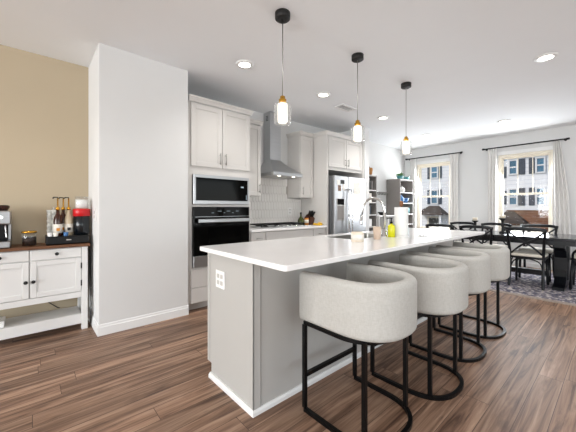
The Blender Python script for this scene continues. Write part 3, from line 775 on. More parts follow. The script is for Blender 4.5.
# things on the worktop
def tumbler(name, label, cat, c, r0, r1, h, m, lid=None):
    t = thing(name, label, cat, c)
    obj('body', lathe(nb(), [(r0 * .94, 0), (r0, .004), (r1, h), (r1 - .005, h), (r0 - .006, .012), (0, .011)], c, 26, cap=False), m, t)
    return t
cx_, cy_ = -1.47, 2.07
t = thing('candle_jar', 'cream jar candle nearest the camera on the island worktop', 'candle', (cx_, cy_, .914))
obj('jar_body', lathe(nb(), [(.050, .914), (.054, .918), (.054, .99), (.050, .994), (.048, .99), (.048, .975), (0, .975)], (cx_, cy_, 0), 28), 'cream', t)
obj('jar_label', cyl(nb(), (cx_, cy_, .93), .0545, .045, 28), 'label', t)
obj('wick', cyl(nb(), (cx_, cy_, .975), .0015, .01, 6), 'blackm', t)
tumbler('beige_cup', 'beige tapered cup between the candle jar and yellow soap', 'cup', (-1.455, 2.345, .914), .03, .037, .112, 'beige')
t = thing('dish_soap_bottle', 'yellow dish soap bottle with black cap beside the paper towels', 'bottle', (-1.47, 2.62, .914))
c = (-1.47, 2.62, 0)
obj('bottle_body', lathe(nb(), [(.030, .914), (.034, .919), (.034, 1.015), (.028, 1.03), (.014, 1.036), (.012, 1.045)], c), 'yellow', t)
obj('pump_head', lathe(nb(), [(.014, 1.045), (.014, 1.062), (.005, 1.064), (.005, 1.09), (.011, 1.092), (.011, 1.1), (0, 1.101)], c, 16), 'blackp', t)
obj('pump_spout', tube(nb(), [(-1.47, 2.62, 1.096), (-1.505, 2.605, 1.094), (-1.51, 2.603, 1.086)], .004, 8), 'blackp', t)
t = thing('paper_towel_holder', 'white paper towel roll on a copper-topped holder on the island', 'paper towels', (-1.425, 2.725, .914))
c = (-1.425, 2.725, 0)
obj('base', lathe(nb(), [(.066, .914), (.066, .922), (.062, .926), (0, .926)], c), 'white', t)
obj('paper_roll', lathe(nb(), [(.062, .927), (.064, .93), (.064, 1.2), (.062, 1.203), (.02, 1.203), (.02, .927)], c, 36, cap=False), 'paper', t)
obj('finial', lathe(nb(), [(.008, 1.19), (.008, 1.21), (.016, 1.215), (.018, 1.235), (.018, 1.25), (.012, 1.262), (0, 1.265)], c, 18), 'copper', t)
t = thing('soap_dish', 'small white dish with ring post right of the paper towels', 'dish', (-1.30, 2.93, .914))
c = (-1.30, 2.93, 0)
obj('dish_plate', lathe(nb(), [(.04, .914), (.052, .924), (.05, .925), (.038, .918), (0, .918)], c), 'white', t)
obj('ring_post', lathe(nb(), [(.012, .918), (.006, .93), (.005, .975), (.009, .98), (.006, .988), (0, .99)], c, 14), 'white', t)

# ------------------------------------------------------------------ bar stools
def sup(a, n):
    c_, s_ = math.cos(a), math.sin(a)
    return (math.copysign(abs(c_) ** (2 / n), c_), math.copysign(abs(s_) ** (2 / n), s_))
def upath(xfront, xc, ax, ay, n=2.5, z=0.0, k=26, inset=0.0):
    p = [Vector((xfront, -ay, z)), Vector((xfront + (xc - xfront) * .5, -ay, z))]
    for i in range(k + 1):
        a = -PI / 2 + PI * i / k; q = sup(a, n); p.append(Vector((xc + ax * q[0], ay * q[1], z)))
    p += [Vector((xfront + (xc - xfront) * .5, ay, z)), Vector((xfront, ay, z))]
    return p
def stool():
    t = thing('bar_stool', '', 'bar stool', (0, 0, 0), 'cream barrel stools along the island', world=False)
    # barrel wall: rounded section swept around a U, open to the island (-X)
    wall = nb(); th = .07
    sweep(wall, upath(-.245, .02, .25, .225, 2.45, .672), rrect(th, .29, .032, 6))
    obj('barrel_back', wall, 'fabric', t)
    cu = nb(); pl = [(v.x, v.y) for v in upath(-.24, .02, .217, .192, 2.45, 0)]
    zs = [(.535, .985), (.545, 1), (.635, 1), (.65, .985), (.655, .95)]
    R = [[cu.verts.new((x * f, y * f, z)) for x, y in pl] for z, f in zs]; n = len(pl)
    for A, B in zip(R, R[1:]):
        for i in range(n):
            f = cu.faces.new((A[i], A[(i + 1) % n], B[(i + 1) % n], B[i])); f.smooth = True
    cu.faces.new(list(reversed(R[0]))); cu.faces.new(R[-1])
    obj('seat_cushion', cu, 'fabric', t)
    bar = .022
    fr = nb(); sweep(fr, upath(-.215, .02, .215, .24, 2.45, .518), rect(bar, .018), smooth=False); box(fr, (-.226, -.245, .509), (-.204, .245, .527))
    obj('seat_frame', fr, 'black', t)
    obj('base_rail', sweep(nb(), upath(-.215, .02, .245, .245, 2.45, .011), rect(bar, bar), smooth=False), 'black', t)
    for s in (-1, 1):
        obj('leg', box(nb(), (-.226, s * .245 - .011, .022), (-.204, s * .245 + .011, .509)), 'black', t)
        obj('leg', box(nb(), (.162, s * .21 - .011, .022), (.184, s * .21 + .011, .52)), 'black', t)
    obj('footrest', box(nb(), (-.226, -.239, .2), (-.204, .239, .222)), 'black', t)
    return t
st = stool()
for i, (x, y, lab) in enumerate(((-1.02, 1.46, 'cream upholstered barrel bar stool nearest the camera at the island'),
                                 (-.965, 2.085, 'cream barrel bar stool second from the camera at the island'),
                                 (-1.0, 2.725, 'cream barrel bar stool third from the camera at the island'),
                                 (-1.0, 3.34, 'cream barrel bar stool farthest from the camera, beside the dining rug'))):
    if i == 0: st.location = (x, y, 0); st['label'] = lab
    else: dup(st, (x, y, 0), 0, lab)

# ------------------------------------------------------------------ coffee console by the tan wall
t = thing('coffee_console', 'white two-door coffee cabinet with wood top against the tan wall', 'cabinet', (-3.68, -.01, 0))
y0, y1, x0, x1 = -.445, .425, -3.852, -3.505
for yy in (y0, y1 - .05):
    for xx in (x0, x1 - .05): obj('leg', box(nb(), (xx, yy, 0), (xx + .05, yy + .05, .815), .003), 'console', t)
obj('worktop', box(nb(), (x0 - .01, y0 - .018, .817), (x1 + .018, y1 + .018, .845), .004), 'wood', t)
bm = nb(); box(bm, (x0 + .005, y0 + .05, .36), (x1 - .02, y1 - .05, .815)); obj('carcass', bm, 'console', t)
bm = nb(); box(bm, (x1 - .02, y0 + .05, .32), (x1 - .004, y1 - .05, .376), .002); obj('apron', bm, 'console', t)
box_side = nb(); box(box_side, (x0 + .05, y1 - .04, .32), (x1 - .05, y1 - .01, .815)); box(box_side, (x0 + .05, y0 + .01, .32), (x1 - .05, y0 + .04, .815)); obj('side_panel', box_side, 'console', t)
sh = nb(); box(sh, (x0 + .01, y0 + .05, .125), (x1 - .01, y1 - .05, .15)); box(sh, (x1 - .026, y0 + .05, .06), (x1 - .006, y1 - .05, .155), .002); obj('lower_shelf', sh, 'console', t)
for a, b in ((y0 + .054, -.014), (-.006, y1 - .054)):
    d = obj('drawer', slab(nb(), x1, a, b, .718, .81), 'console', t)
    obj('knob', lathe(nb(), [(.006, 0), (.006, .012), (.015, .016), (.015, .022), (.009, .027), (0, .028)], (x1, (a + b) / 2, .766), 16, 'X'), 'blackm', d)
for a, b, kk in ((y0 + .054, -.014, -.036), (-.006, y1 - .054, .016)):
    d = obj('door', shaker(nb(), x1, a, b, .38, .71, .045), 'console', t)
    obj('knob', lathe(nb(), [(.006, 0), (.006, .012), (.015, .016), (.015, .022), (.009, .027), (0, .028)], (x1, kk, .53), 16, 'X'), 'blackm', d)
    for zz in (.46, .63):
        hy = b if kk > 0 else a
        obj('hinge', box(nb(), (x1 - .004, hy - .004, zz - .028), (x1 + .003, hy + .006, zz + .028)), 'blackm', d)
# cable trailing behind the console on the wall, and a cord down by the pillar
solo('power_cable', tube(nb(), bez([(-3.865, .08, .27), (-3.865, .13, .236), (-3.865, .2, .168), (-3.862, .225, .1545)], 6), .004, 8), 'blackm', 'black cable slanting across the tan wall above the lower shelf', 'cable', (-3.865, .15, .155))
solo('extension_cable', tube(nb(), bez([(-3.63, .4560, .80), (-3.58, .4545, .6), (-3.53, .4545, .42), (-3.535, .4545, .30), (-3.515, .4535, .2), (-3.53, .452, .07), (-3.56, .448, .006)], 8), .005, 8), 'blackm', 'black cord hanging between console and wall pillar', 'cable', (-3.56, .452, 0))
solo('storage_box', box(nb(), (-3.73, -.36, .1505), (-3.56, -.175, .205), .004), 'white', 'small white box at the left end of the console shelf', 'box', (-3.64, -.27, .1505))
outlet('white outlet plate on the pillar side beside the red-lidded canister', (-3.42, .4745, 1.13), 'Y')
# espresso machine
t = thing('espresso_machine', 'stainless espresso machine on the left of the coffee cabinet', 'espresso machine', (-3.66, -.29, .845))
a, b = -.43, -.135
bm = nb(); box(bm, (-3.82, a, .85), (-3.50, b, .905), .006, 2); obj('drip_base', bm, 'steel', t)
box(bm2 := nb(), (-3.82, a, .905), (-3.70, b, 1.05), .004); obj('back_body', bm2, 'steel', t)
box(bm3 := nb(), (-3.82, a, 1.05), (-3.52, b, 1.17), .012, 3); hd = obj('head_body', bm3, 'steel', t)
obj('front_panel', box(nb(), (-3.6995, a + .02, .91), (-3.696, b - .02, 1.045)), 'blackp', t)
obj('drip_tray', box(nb(), (-3.68, a + .02, .905), (-3.51, b - .02, .912), .002), 'blackp', t)
obj('button', cyl(nb(), (-3.52, a + .1, 1.115), .016, .01, 16, 'X'), 'chrome', hd)
obj('gauge', cyl(nb(), (-3.52, -.285, 1.115), .026, .008, 20, 'X'), 'white', hd)
obj('button', cyl(nb(), (-3.52, b - .06, 1.115), .016, .01, 16, 'X'), 'chrome', hd)
obj('group_head', lathe(nb(), [(.032, 1.005), (.036, 1.01), (.036, 1.05)], (-3.60, -.27, 0), 20), 'chrome', t)
pf = obj('portafilter', lathe(nb(), [(.022, .972), (.03, .985), (.03, 1.004)], (-3.60, -.27, 0), 20), 'chrome', t)
obj('handle', tube(nb(), [(-3.575, -.27, .99), (-3.5, -.262, .985), (-3.44, -.255, .975)], .011, 10), 'blackp', pf)
obj('steam_wand', tube(nb(), bez([(-3.56, -.17, 1.05), (-3.545, -.165, .99), (-3.54, -.16, .93)], 6), .005, 8), 'chrome', t)
obj('bean_hopper', lathe(nb(), [(.06, 1.17), (.075, 1.2), (.075, 1.215), (.06, 1.222), (0, 1.222)], (-3.70, -.22, 0), 24), 'brownglass', t)
for fx_ in (-3.80, -3.52):
    for fy_ in (a + .02, b - .02): obj('foot', cyl(nb(), (fx_, fy_, .845), .012, .006, 12), 'blackp', t)
# canister of beans
t = thing('coffee_canister', 'glass coffee canister with golden bamboo lid beside the espresso machine', 'jar', (-3.63, -.012, .845)); c = (-3.63, -.012, 0)
obj('jar_body', lathe(nb(), [(.045, .845), (.052, .85), (.052, .955), (.048, .962)], c), 'clear', t)
obj('bean_fill', cyl(nb(), (-3.63, -.012, .851), .048, .075), 'beans', t)
obj('lid', lathe(nb(), [(.056, .963), (.056, .978), (.05, .982), (0, .982)], c), 'brass', t)
# pod drawer and things on it
t = thing('coffee_pod_organizer', 'wide black coffee pod drawer at the right of the console top', 'pod holder', (-3.65, .28, .845))
obj('casing', box(nb(), (-3.80, .105, .849), (-3.532, .44, .925), .003), 'blackp', t)
d = obj('drawer_front', box(nb(), (-3.532, .11, .855), (-3.522, .435, .918), .003), 'blackp', t)
obj('name_plate', box(nb(), (-3.522, .255, .885), (-3.521, .295, .893)), 'greylt', d)
for xx in (-3.78, -3.55):
    for yy in (.12, .41): obj('foot', cyl(nb(), (xx, yy, .845), .01, .005, 12), 'blackp', t)
ZT = .925
t = thing('pod_carousel', 'tall white speckled coffee pod holder at the back of the black drawer', 'pod holder', (-3.72, .165, ZT)); c = (-3.72, .165, ZT)
obj('pole', cyl(nb(), c, .012, .275, 14), 'chrome', t)
obj('base', lathe(nb(), [(.05, 0), (.05, .008), (.012, .012)], c), 'chrome', t)
for q in range(4):
    for k in range(5):
        an = q * PI / 2 + .4; p = Vector(c) + Vector((.028 * math.cos(an), .028 * math.sin(an), .035 + k * .048))
        obj('pod', lathe(nb(), [(.019, -.024), (.025, .018), (.027, .022), (0, .023)], p, 14), 'pods', t)
def syrup(label, c, liquid):
    t = thing('syrup_bottle', label, 'bottle', c, 'pump syrup bottles'); x, y, z = c; q = (x, y, z)
    obj('bottle_body', lathe(nb(), [(.03, 0), (.034, .005), (.034, .15), (.028, .185), (.014, .215), (.013, .25)], q), liquid, t)
    obj('bottle_label', cyl(nb(), (x, y, z + .03), .0348, .085), 'label', t)
    obj('label_print', box(nb(), (x + .033, y - .012, z + .05), (x + .0358, y + .014, z + .078)), 'orange' if liquid == 'brownglass' else 'blackm', t)
    obj('pump_collar', lathe(nb(), [(.016, .25), (.016, .275), (.006, .28), (.006, .365)], q, 14), 'brass', t)
    obj('pump_spout', tube(nb(), [(x, y, z + .365), (x, y, z + .373), (x + .02, y - .03, z + .373), (x + .025, y - .038, z + .362)], .006, 8), 'blackm', t)
syrup('brown syrup pump bottle with white label, foremost on the pod organizer', (-3.60, .195, ZT), 'brownglass')
syrup('dark brown syrup pump bottle half hidden between the two other bottles', (-3.69, .243, ZT), 'brownglass')
syrup('pale syrup pump bottle beside the red-lidded canister', (-3.63, .282, ZT), mat('pale_syrup', '#c9b79a', .15, noise=.1))
t = thing('red_lid_canister', 'round black canister with bright red lid on the pod drawer', 'canister', (-3.63, .388, ZT)); c = (-3.63, .388, ZT)
obj('canister_body', lathe(nb(), [(.06, 0), (.068, .008), (.07, .185), (.064, .19)], c, 32), 'navy', t)
obj('lid', lathe(nb(), [(.0705, .188), (.075, .192), (.075, .255), (.07, .262), (0, .263)], c, 32), 'red', t)
t = thing('clear_jar', 'clear lidded jar standing on the red canister lid', 'jar', (-3.63, .388, ZT + .2635)); c = (-3.63, .388, ZT + .2635)
obj('jar_body', lathe(nb(), [(.054, 0), (.058, .006), (.058, .1), (.053, .108)], c), 'clear', t)
obj('sugar_fill', cyl(nb(), (c[0], c[1], c[2] + .006), .052, .085), 'white', t)
obj('lid', lathe(nb(), [(.055, .108), (.058, .112), (.058, .122), (0, .124)], c), 'clear', t)
for k, (x, y, m, lab) in enumerate(((-3.575, .135, 'white', 'small white cup at the left edge of the black pod drawer'), (-3.56, .178, 'label', 'small white creamer tub before the brown syrup bottle'),
                                    (-3.555, .255, 'blue', 'small blue tub before the syrup bottles'))):
    solo('small_cup', lathe(nb(), [(.016, 0), (.021, .036), (.019, .036), (.014, .004), (0, .004)], (x, y, ZT), 18, cap=False), m, lab, 'cup', (x, y, ZT))

# ------------------------------------------------------------------ bookcases on the left wall, past the fridge
def bookcase(label, y0, y1):
    t = thing('bookcase', label, 'bookcase', (-3.68, (y0 + y1) / 2, 0), 'grey open bookcases')
    for yy in (y0, y1 - .02): obj('side_panel', box(nb(), (-3.852, yy, 0), (-3.5, yy + .02, 1.9)), 'grey', t)
    obj('back_panel', box(nb(), (-3.852, y0 + .02, .05), (-3.842, y1 - .02, 1.88)), 'grey', t)
    for z in (.06, .30, .54, .779, 1.034, 1.299, 1.559, 1.874):
        obj('shelf', box(nb(), (-3.842, y0 + .02, z), (-3.498, y1 - .02, z + .022)), 'greylt', t)
    return t
bookcase('grey open bookcase beside the dining window corner', 6.635, 7.3)
bookcase('grey open bookcase just past the fridge stub wall', 4.97, 5.625)
def vase(name, label, cat, c, prof, m):
    return solo(name, lathe(nb(), prof, c, 24), m, label, cat, c)
def plant(name, label, c, pot, n, seed):
    random.seed(seed); t = thing(name, label, 'plant', c)
    obj('pot', lathe(nb(), [(.05, 0), (.075, .05), (.08, .09), (.07, .09), (.05, .06), (0, .06)], c, 24), pot, t)
    bm = nb()
    for k in range(n):
        a = random.uniform(0, 2 * PI); l_ = random.uniform(.09, .16); e_ = random.uniform(.2, 1.1)
        base = Vector(c) + Vector((0, 0, .07)); dirv = Vector((math.cos(a) * math.cos(e_), math.sin(a) * math.cos(e_), math.sin(e_)))
        sd = dirv.cross(Vector((0, 0, 1))).normalized() * .02; md = base + dirv * l_ * .55 + Vector((0, 0, .01)); tip = base + dirv * l_ - Vector((0, 0, .03))
        vs = [bm.verts.new(p) for p in (base, md - sd, tip, md + sd)]; up_ = bm.verts.new(md + Vector((0, 0, .008)))
        for i in range(4): bm.faces.new((vs[i], vs[(i + 1) % 4], up_))
    obj('foliage', bm, 'green', t); return t
plant('potted_succulent', 'leafy green plant in teal pot on top of the window-side bookcase', (-3.62, 6.86, 1.9), 'teal', 60, 3)
vase('teal_bowl', 'teal bowl at the right end on top of the window-side bookcase', 'bowl', (-3.60, 7.14, 1.9), [(.04, 0), (.05, .006), (.085, .075), (.08, .08), (.045, .015), (0, .012)], 'teal')
t = thing('teapot', 'white teapot on the highest open shelf of the window-side bookcase', 'teapot', (-3.62, 6.96, 1.582)); c = (-3.62, 6.96, 1.582)
obj('pot_body', lathe(nb(), [(.04, 0), (.065, .03), (.07, .07), (.05, .115), (.03, .125)], c), 'white', t)
obj('lid', lathe(nb(), [(.034, .125), (.02, .14), (.008, .145), (.01, .16), (0, .165)], c, 16), 'white', t)
obj('spout', tube(nb(), [(c[0] + .05, c[1] - .04, c[2] + .05), (c[0] + .085, c[1] - .07, c[2] + .085), (c[0] + .09, c[1] - .08, c[2] + .115)], .01, 10), 'white', t)
vase('blue_vase', 'round blue vase under the white teapot on the bookcase', 'vase', (-3.60, 6.86, 1.322), [(.04, 0), (.075, .05), (.08, .1), (.05, .15), (.03, .17), (.04, .19)], 'blue')
vase('blue_bowl', 'deep blue bowl right of the round blue vase', 'bowl', (-3.60, 7.08, 1.322), [(.04, 0), (.08, .07), (.095, .12), (.09, .12), (.05, .03), (0, .02)], 'blue')
vase('storage_jar', 'pale blue jar one shelf below the blue vase', 'jar', (-3.60, 7.15, 1.057), [(.05, 0), (.07, .01), (.07, .13), (.05, .15), (.03, .16)], 'teal')
t = thing('woven_basket', 'brown woven basket with black bundle on top of the bookcase past the fridge', 'basket', (-3.62, 5.44, 1.9)); c = (-3.62, 5.44, 1.9)
obj('basket_body', lathe(nb(), [(.08, 0), (.105, .02), (.12, .12), (.115, .15), (.108, .15), (.11, .12), (.07, .02), (0, .02)], c), 'basket', t)
obj('basket_handle', tube(nb(), bez([(c[0], c[1] - .11, c[2] + .14), (c[0], c[1] - .07, c[2] + .2), (c[0], c[1] + .07, c[2] + .2), (c[0], c[1] + .11, c[2] + .14)], 5), .008, 8), 'basket', t)
solo('black_yarn_ball', lathe(nb(), [(.0, 0), (.05, .01), (.08, .05), (.085, .09), (.065, .14), (.03, .165), (0, .17)], (-3.62, 5.44, 1.925), 20), 'blackm', 'black rounded bundle sitting in the woven basket', 'bundle', (-3.62, 5.44, 1.925))
for k, (z, y_, w_, h_, m, lab) in enumerate(((1.582, 5.47, .05, .22, 'blackm', 'black book spine on the highest open shelf past the fridge'),
        (1.322, 5.45, .12, .19, 'label', 'white framed print standing on the shelf past the fridge'),
        (1.057, 5.46, .05, .20, 'shutter', 'slate book on the shelf below the framed print'), (1.057, 5.40, .05, .18, 'notes', 'pale book beside the slate book past the fridge'),
        (.802, 5.45, .13, .16, 'white', 'white storage box low in the bookcase past the fridge'), (1.582, 5.53, .04, .2, 'grey', 'grey book right of the black book on the shelf past the fridge'))):
    solo('book' if w_ < .1 else ('picture_frame' if m == 'label' else 'storage_box'), box(nb(), (-3.72, y_ - w_ / 2, z), (-3.55, y_ + w_ / 2, z + h_), .003), m, lab, 'book' if w_ < .1 else ('picture' if m == 'label' else 'box'), (-3.63, y_, z))
# low white cubby and hook ledge between the bookcases
t = thing('cubby_shelf', 'low white open cubby unit between the two grey bookcases', 'shelf unit', (-3.69, 6.2, 0))
for yy in (5.80, 6.19, 6.58): obj('side_panel', box(nb(), (-3.852, yy, 0), (-3.55, yy + .02, 1.0)), 'console', t)
for z in (.04, .34, .66): obj('shelf', box(nb(), (-3.852, 5.82, z), (-3.55, 6.19, z + .02)), 'console', t); obj('shelf', box(nb(), (-3.852, 6.21, z), (-3.55, 6.58, z + .02)), 'console', t)
obj('top_board', box(nb(), (-3.855, 5.79, 1.0), (-3.54, 6.61, 1.025), .003), 'console', t)
obj('back_panel', box(nb(), (-3.860, 5.80, .04), (-3.853, 6.60, 1.0)), 'greylt', t)
vase('dark_bowl', 'dark bowl on the low white cubby behind the faucet', 'bowl', (-3.68, 6.16, 1.025), [(.05, 0), (.08, .03), (.11, .075), (.105, .075), (.07, .03), (0, .02)], 'blackm')
t = thing('wall_ledge', 'thin dark hook ledge on the wall between the bookcases', 'wall shelf', (-3.868, 6.4, 1.56))
obj('ledge_board', box(nb(), (-3.868, 6.18, 1.56), (-3.76, 6.60, 1.578), .002), 'grey', t)
for yy in (6.26, 6.39, 6.52): obj('hook', tube(nb(), [(-3.868, yy, 1.54), (-3.83, yy, 1.52), (-3.81, yy, 1.545)], .006, 8), 'blackm', t)

# ------------------------------------------------------------------ curtains and rods
def rod(label, x0, x1):
    t = thing('curtain_rod', label, 'curtain rod', ((x0 + x1) / 2, 7.5, 2.485), 'black curtain rods')
    obj('pole', cyl(nb(), (x0, 7.5, 2.485), .0125, x1 - x0, 14, 'X'), 'blackm', t)
    for xx, s in ((x0, -1), (x1, 1)):
        obj('finial', lathe(nb(), [(.0, -.05 * s if s < 0 else 0), (.022, .0 if s > 0 else .0)][:0] + [(.0135, 0), (.02, .008 * s), (.02, .05 * s), (0, .055 * s)], (xx, 7.5, 2.485), 14, 'X'), 'blackm', t)
    for xx in (x0 + .012, x1 - .012):
        bm = nb(); cyl(bm, (xx, 7.5, 2.485), .006, .098, 10, 'Y'); cyl(bm, (xx, 7.588, 2.485), .022, .011, 14, 'Y'); obj('bracket', bm, 'blackm', t)
rod('black curtain rod over the left dining window', -3.745, -2.485); rod('black curtain rod over the right dining window', -1.99, -.69)
def curtain(label, x0, x1, folds, flare=0.0):
    n = folds * 10; outer = []; amp = .038
    sec = [(x0 + (x1 - x0) * i / n, 7.54 + amp * math.sin(2 * PI * folds * i / n)) for i in range(n + 1)]
    bm = nb(); rows = []
    zs = [2.505, 2.44, 2.2, 1.4, .6, .025]
    for zi, z in enumerate(zs):
        k = .55 + .45 * min(1, zi / 2); tw_ = .004
        f = [bm.verts.new((x + flare * (x - x0) / (x1 - x0) * min(1, (2.505 - z) / 1.5) + .006 * math.sin(z * 3 + x * 20), 7.5375 + (y - 7.54) * k, z)) for x, y in sec]
        g = [bm.verts.new((x + flare * (x - x0) / (x1 - x0) * min(1, (2.505 - z) / 1.5) + .006 * math.sin(z * 3 + x * 20), 7.5375 + (y - 7.54) * k + tw_, z)) for x, y in sec]
        rows.append((f, g))
    for (f, g), (f2, g2) in zip(rows, rows[1:]):
        for i in range(n):
            for A, B in ((f, f2), (g, g2)):
                q = bm.faces.new((A[i], A[i + 1], B[i + 1], B[i])); q.smooth = True
        bm.faces.new((f[0], f2[0], g2[0], g[0])); bm.faces.new((f[-1], g[-1], g2[-1], f2[-1]))
    for (f, g) in (rows[0], rows[-1]):
        for i in range(n): bm.faces.new((f[i], f[i + 1], g[i + 1], g[i]))
    solo('curtain', bm, 'curtain', label, 'curtain', ((x0 + x1) / 2, 7.5, .025), 'pale linen window curtains')
curtain('pale curtain panel left of the left dining window, by the bookcase', -3.70, -3.54, 3)
curtain('pale curtain panel right of the left dining window', -2.715, -2.535, 3)
curtain('narrow pale curtain panel left of the right dining window', -1.94, -1.78, 3)
curtain('wide pale curtain panel right of the right dining window', -.88, -.765, 4, .15)

# ------------------------------------------------------------------ dining area
t = thing('area_rug', 'distressed navy and grey rug under the dining table', 'rug', (-1.1, 6.1, 0))
RX0, RX1, RY0, RY1 = -2.75, .55, 4.97, 7.25
obj('rug_field', box(nb(), (RX0 + .12, RY0 + .1, .0005), (RX1 - .12, RY1 - .1, .009)), 'rug', t)
bm = nb(); box(bm, (RX0, RY0, .0005), (RX1, RY0 + .1, .0085)); box(bm, (RX0, RY1 - .1, .0005), (RX1, RY1, .0085)); box(bm, (RX0, RY0 + .1, .0005), (RX0 + .12, RY1 - .1, .0085)); box(bm, (RX1 - .12, RY0 + .1, .0005), (RX1, RY1 - .1, .0085))
obj('rug_border', bm, 'rugedge', t)
ZR = .009
t = thing('dining_table', 'long black trestle dining table by the windows', 'table', (-1.5, 6.1, ZR))
TX0, TX1, TY0, TY1 = -2.7, -.3, 5.6, 6.6
obj('tabletop', box(nb(), (TX0, TY0, .725), (TX1, TY1, .765), .006, 2), 'ttop', t)
bm = nb()
for lo, hi in (((TX0 + .12, TY0 + .08), (TX1 - .12, TY0 + .105)), ((TX0 + .12, TY1 - .105), (TX1 - .12, TY1 - .08)), ((TX0 + .12, TY0 + .105), (TX0 + .145, TY1 - .105)), ((TX1 - .145, TY0 + .105), (TX1 - .12, TY1 - .105))):
    box(bm, (*lo, .655), (*hi, .725))
obj('apron', bm, 'blackw', t)
for px in (-.605, -2.49):
    p = obj('pedestal', box(nb(), (px - .085, 5.98, .12), (px + .085, 6.22, .655), .01), 'blackw', t)
    foot = [(5.68, ZR), (6.52, ZR), (6.52, .05), (6.38, .08), (6.26, .17), (6.2, .32), (6.0, .32), (5.94, .17), (5.82, .08), (5.68, .05)]
    obj('foot', prism(nb(), foot, 'X', px - .065, px + .065), 'blackw', t)
    brk = [(5.74, .655), (6.46, .655), (6.46, .62), (6.3, .56), (6.22, .45), (5.98, .45), (5.9, .56), (5.74, .62)]
    obj('bracket', prism(nb(), brk, 'X', px - .065, px + .065), 'blackw', t)
obj('stretcher', box(nb(), (-2.25, 6.04, .13), (-.75, 6.16, .21), .005), 'blackw', t)

def chair(arms=False):
    """bentwood cross-back chair, facing +Y, origin at its centre on the floor"""
    nm = 'dining_armchair' if arms else 'dining_chair'
    t = thing(nm, '', 'chair', (0, 0, 0), None if arms else 'black cross-back dining chairs', world=False)
    sw = .21
    st_ = nb(); pl = rc(-.215, .215, -.20, .22, .06, 4)
    A = [st_.verts.new((x, y, .425)) for x, y in pl]; B = [st_.verts.new((x, y, .455)) for x, y in pl]; n = len(pl)
    for i in range(n): st_.faces.new((A[i], A[(i + 1) % n], B[(i + 1) % n], B[i]))
    st_.faces.new(list(reversed(A))); st_.faces.new(B); obj('seat_frame', st_, 'blackw', t)
    cu = nb(); R = []
    for z, f in ((.456, .95), (.466, .985), (.485, .985), (.497, .93), (.5, .8)): R.append([cu.verts.new((x * f, y * f, z)) for x, y in pl])
    for a, b in zip(R, R[1:]):
        for i in range(n):
            q = cu.faces.new((a[i], a[(i + 1) % n], b[(i + 1) % n], b[i])); q.smooth = True
    cu.faces.new(list(reversed(R[0]))); cu.faces.new(R[-1]); obj('seat_cushion', cu, 'seat', t)
    for s in (-1, 1):
        obj('leg', tube(nb(), [(s * .185, .19, .425), (s * .19, .205, .2), (s * .195, .215, .01), (s * .195, .215, 0)], .0185, 10), 'blackw', t)
        obj('leg', tube(nb(), [(s * .2, -.235, 0)] + bez([(s * .2, -.235, .012), (s * .195, -.19, .25), (s * .195, -.175, .43), (s * .205, -.2, .62), (s * .22, -.235, .80), (s * .225, -.25, .86)], 6), .0185, 10), 'blackw', t)
        obj('leg_brace', tube(nb(), bez([(s * .192, .2, .27), (s * .15, .19, .38), (s * .05, .185, .418), (0, .185, .42)], 5), .009, 8), 'blackw', t)
        obj('leg_brace', tube(nb(), bez([(s * .195, -.185, .27), (s * .15, -.17, .38), (s * .05, -.165, .418), (0, -.165, .42)], 5), .009, 8), 'blackw', t)
        obj('leg_brace', tube(nb(), bez([(s * .194, -.17, .3), (s * .19, -.1, .39), (s * .188, 0, .418)], 5), .009, 8), 'blackw', t)
    obj('top_rail', sweep(nb(), bez([(-.245, -.235, .855), (-.12, -.265, .875), (.12, -.265, .875), (.245, -.235, .855)], 6), rrect(.024, .05, .01, 3)), 'blackw', t)
    for s in (-1, 1):
        obj('cross_slat', sweep(nb(), bez([(s * -.215, -.228, .83), (s * -.06, -.235 + .012 * s, .70), (s * .06, -.222 + .012 * s, .62), (s * .19, -.18, .49)], 6), rrect(.012, .026, .005, 2)), 'blackw', t)
    if arms:
        for s in (-1, 1):
            obj('arm', tube(nb(), bez([(s * .21, -.2, .615), (s * .25, -.05, .62), (s * .255, .1, .605), (s * .23, .18, .54), (s * .195, .19, .44)], 6), .014, 10), 'blackw', t)
    return t
ch = chair()
near = [(-.95, 'black cross-back dining chair facing the table, right of the farthest bar stool'), (-1.60, 'black cross-back dining chair behind the farthest bar stool'), (-2.17, 'black cross-back dining chair behind the far end of the island')]
for i, (x, lab) in enumerate(near):
    if i == 0: ch.location = (x, 5.78, ZR); ch['label'] = lab
    else: dup(ch, (x, 5.78, ZR), 0, lab)
for x, lab in ((-.96, 'black dining chair on the window side, below the right window'), (-1.60, 'black dining chair on the window side, between the two black candle holders'), (-2.17, 'black dining chair on the window side, left of both candle holders')):
    dup(ch, (x, 6.48, ZR), PI, lab)
ac = chair(True); ac['label'] = 'black dining armchair at the right end of the table, cut by the photo edge'
ac.location = (-.28, 6.1, ZR); ac.rotation_euler = (0, 0, PI / 2)

def candle(label, x, y, h):
    t = thing('candle_holder', label, 'candle holder', (x, y, .765), 'black candle holders on the dining table'); c = (x, y, .765)
    obj('holder', lathe(nb(), [(.05, 0), (.055, .008), (.045, .02), (.02, .035), (.016, h * .4), (.026, h * .5), (.016, h * .62), (.022, h * .85), (.05, h * .93), (.055, h), (0, h)], c), 'blackm', t)
    solo('pillar_candle', cyl(nb(), (x, y, .765 + h), .04, .055), 'cream', 'short white pillar candle on the ' + label[:label.index('black')] + 'black candle holder', 'candle', (x, y, .765 + h), 'pillar candles on the dining table')
candle('shorter black candle holder on the dining table, left of the taller one', -1.77, 6.1, .2)
candle('taller black candle holder on the dining table in front of the right window', -1.355, 6.1, .255)

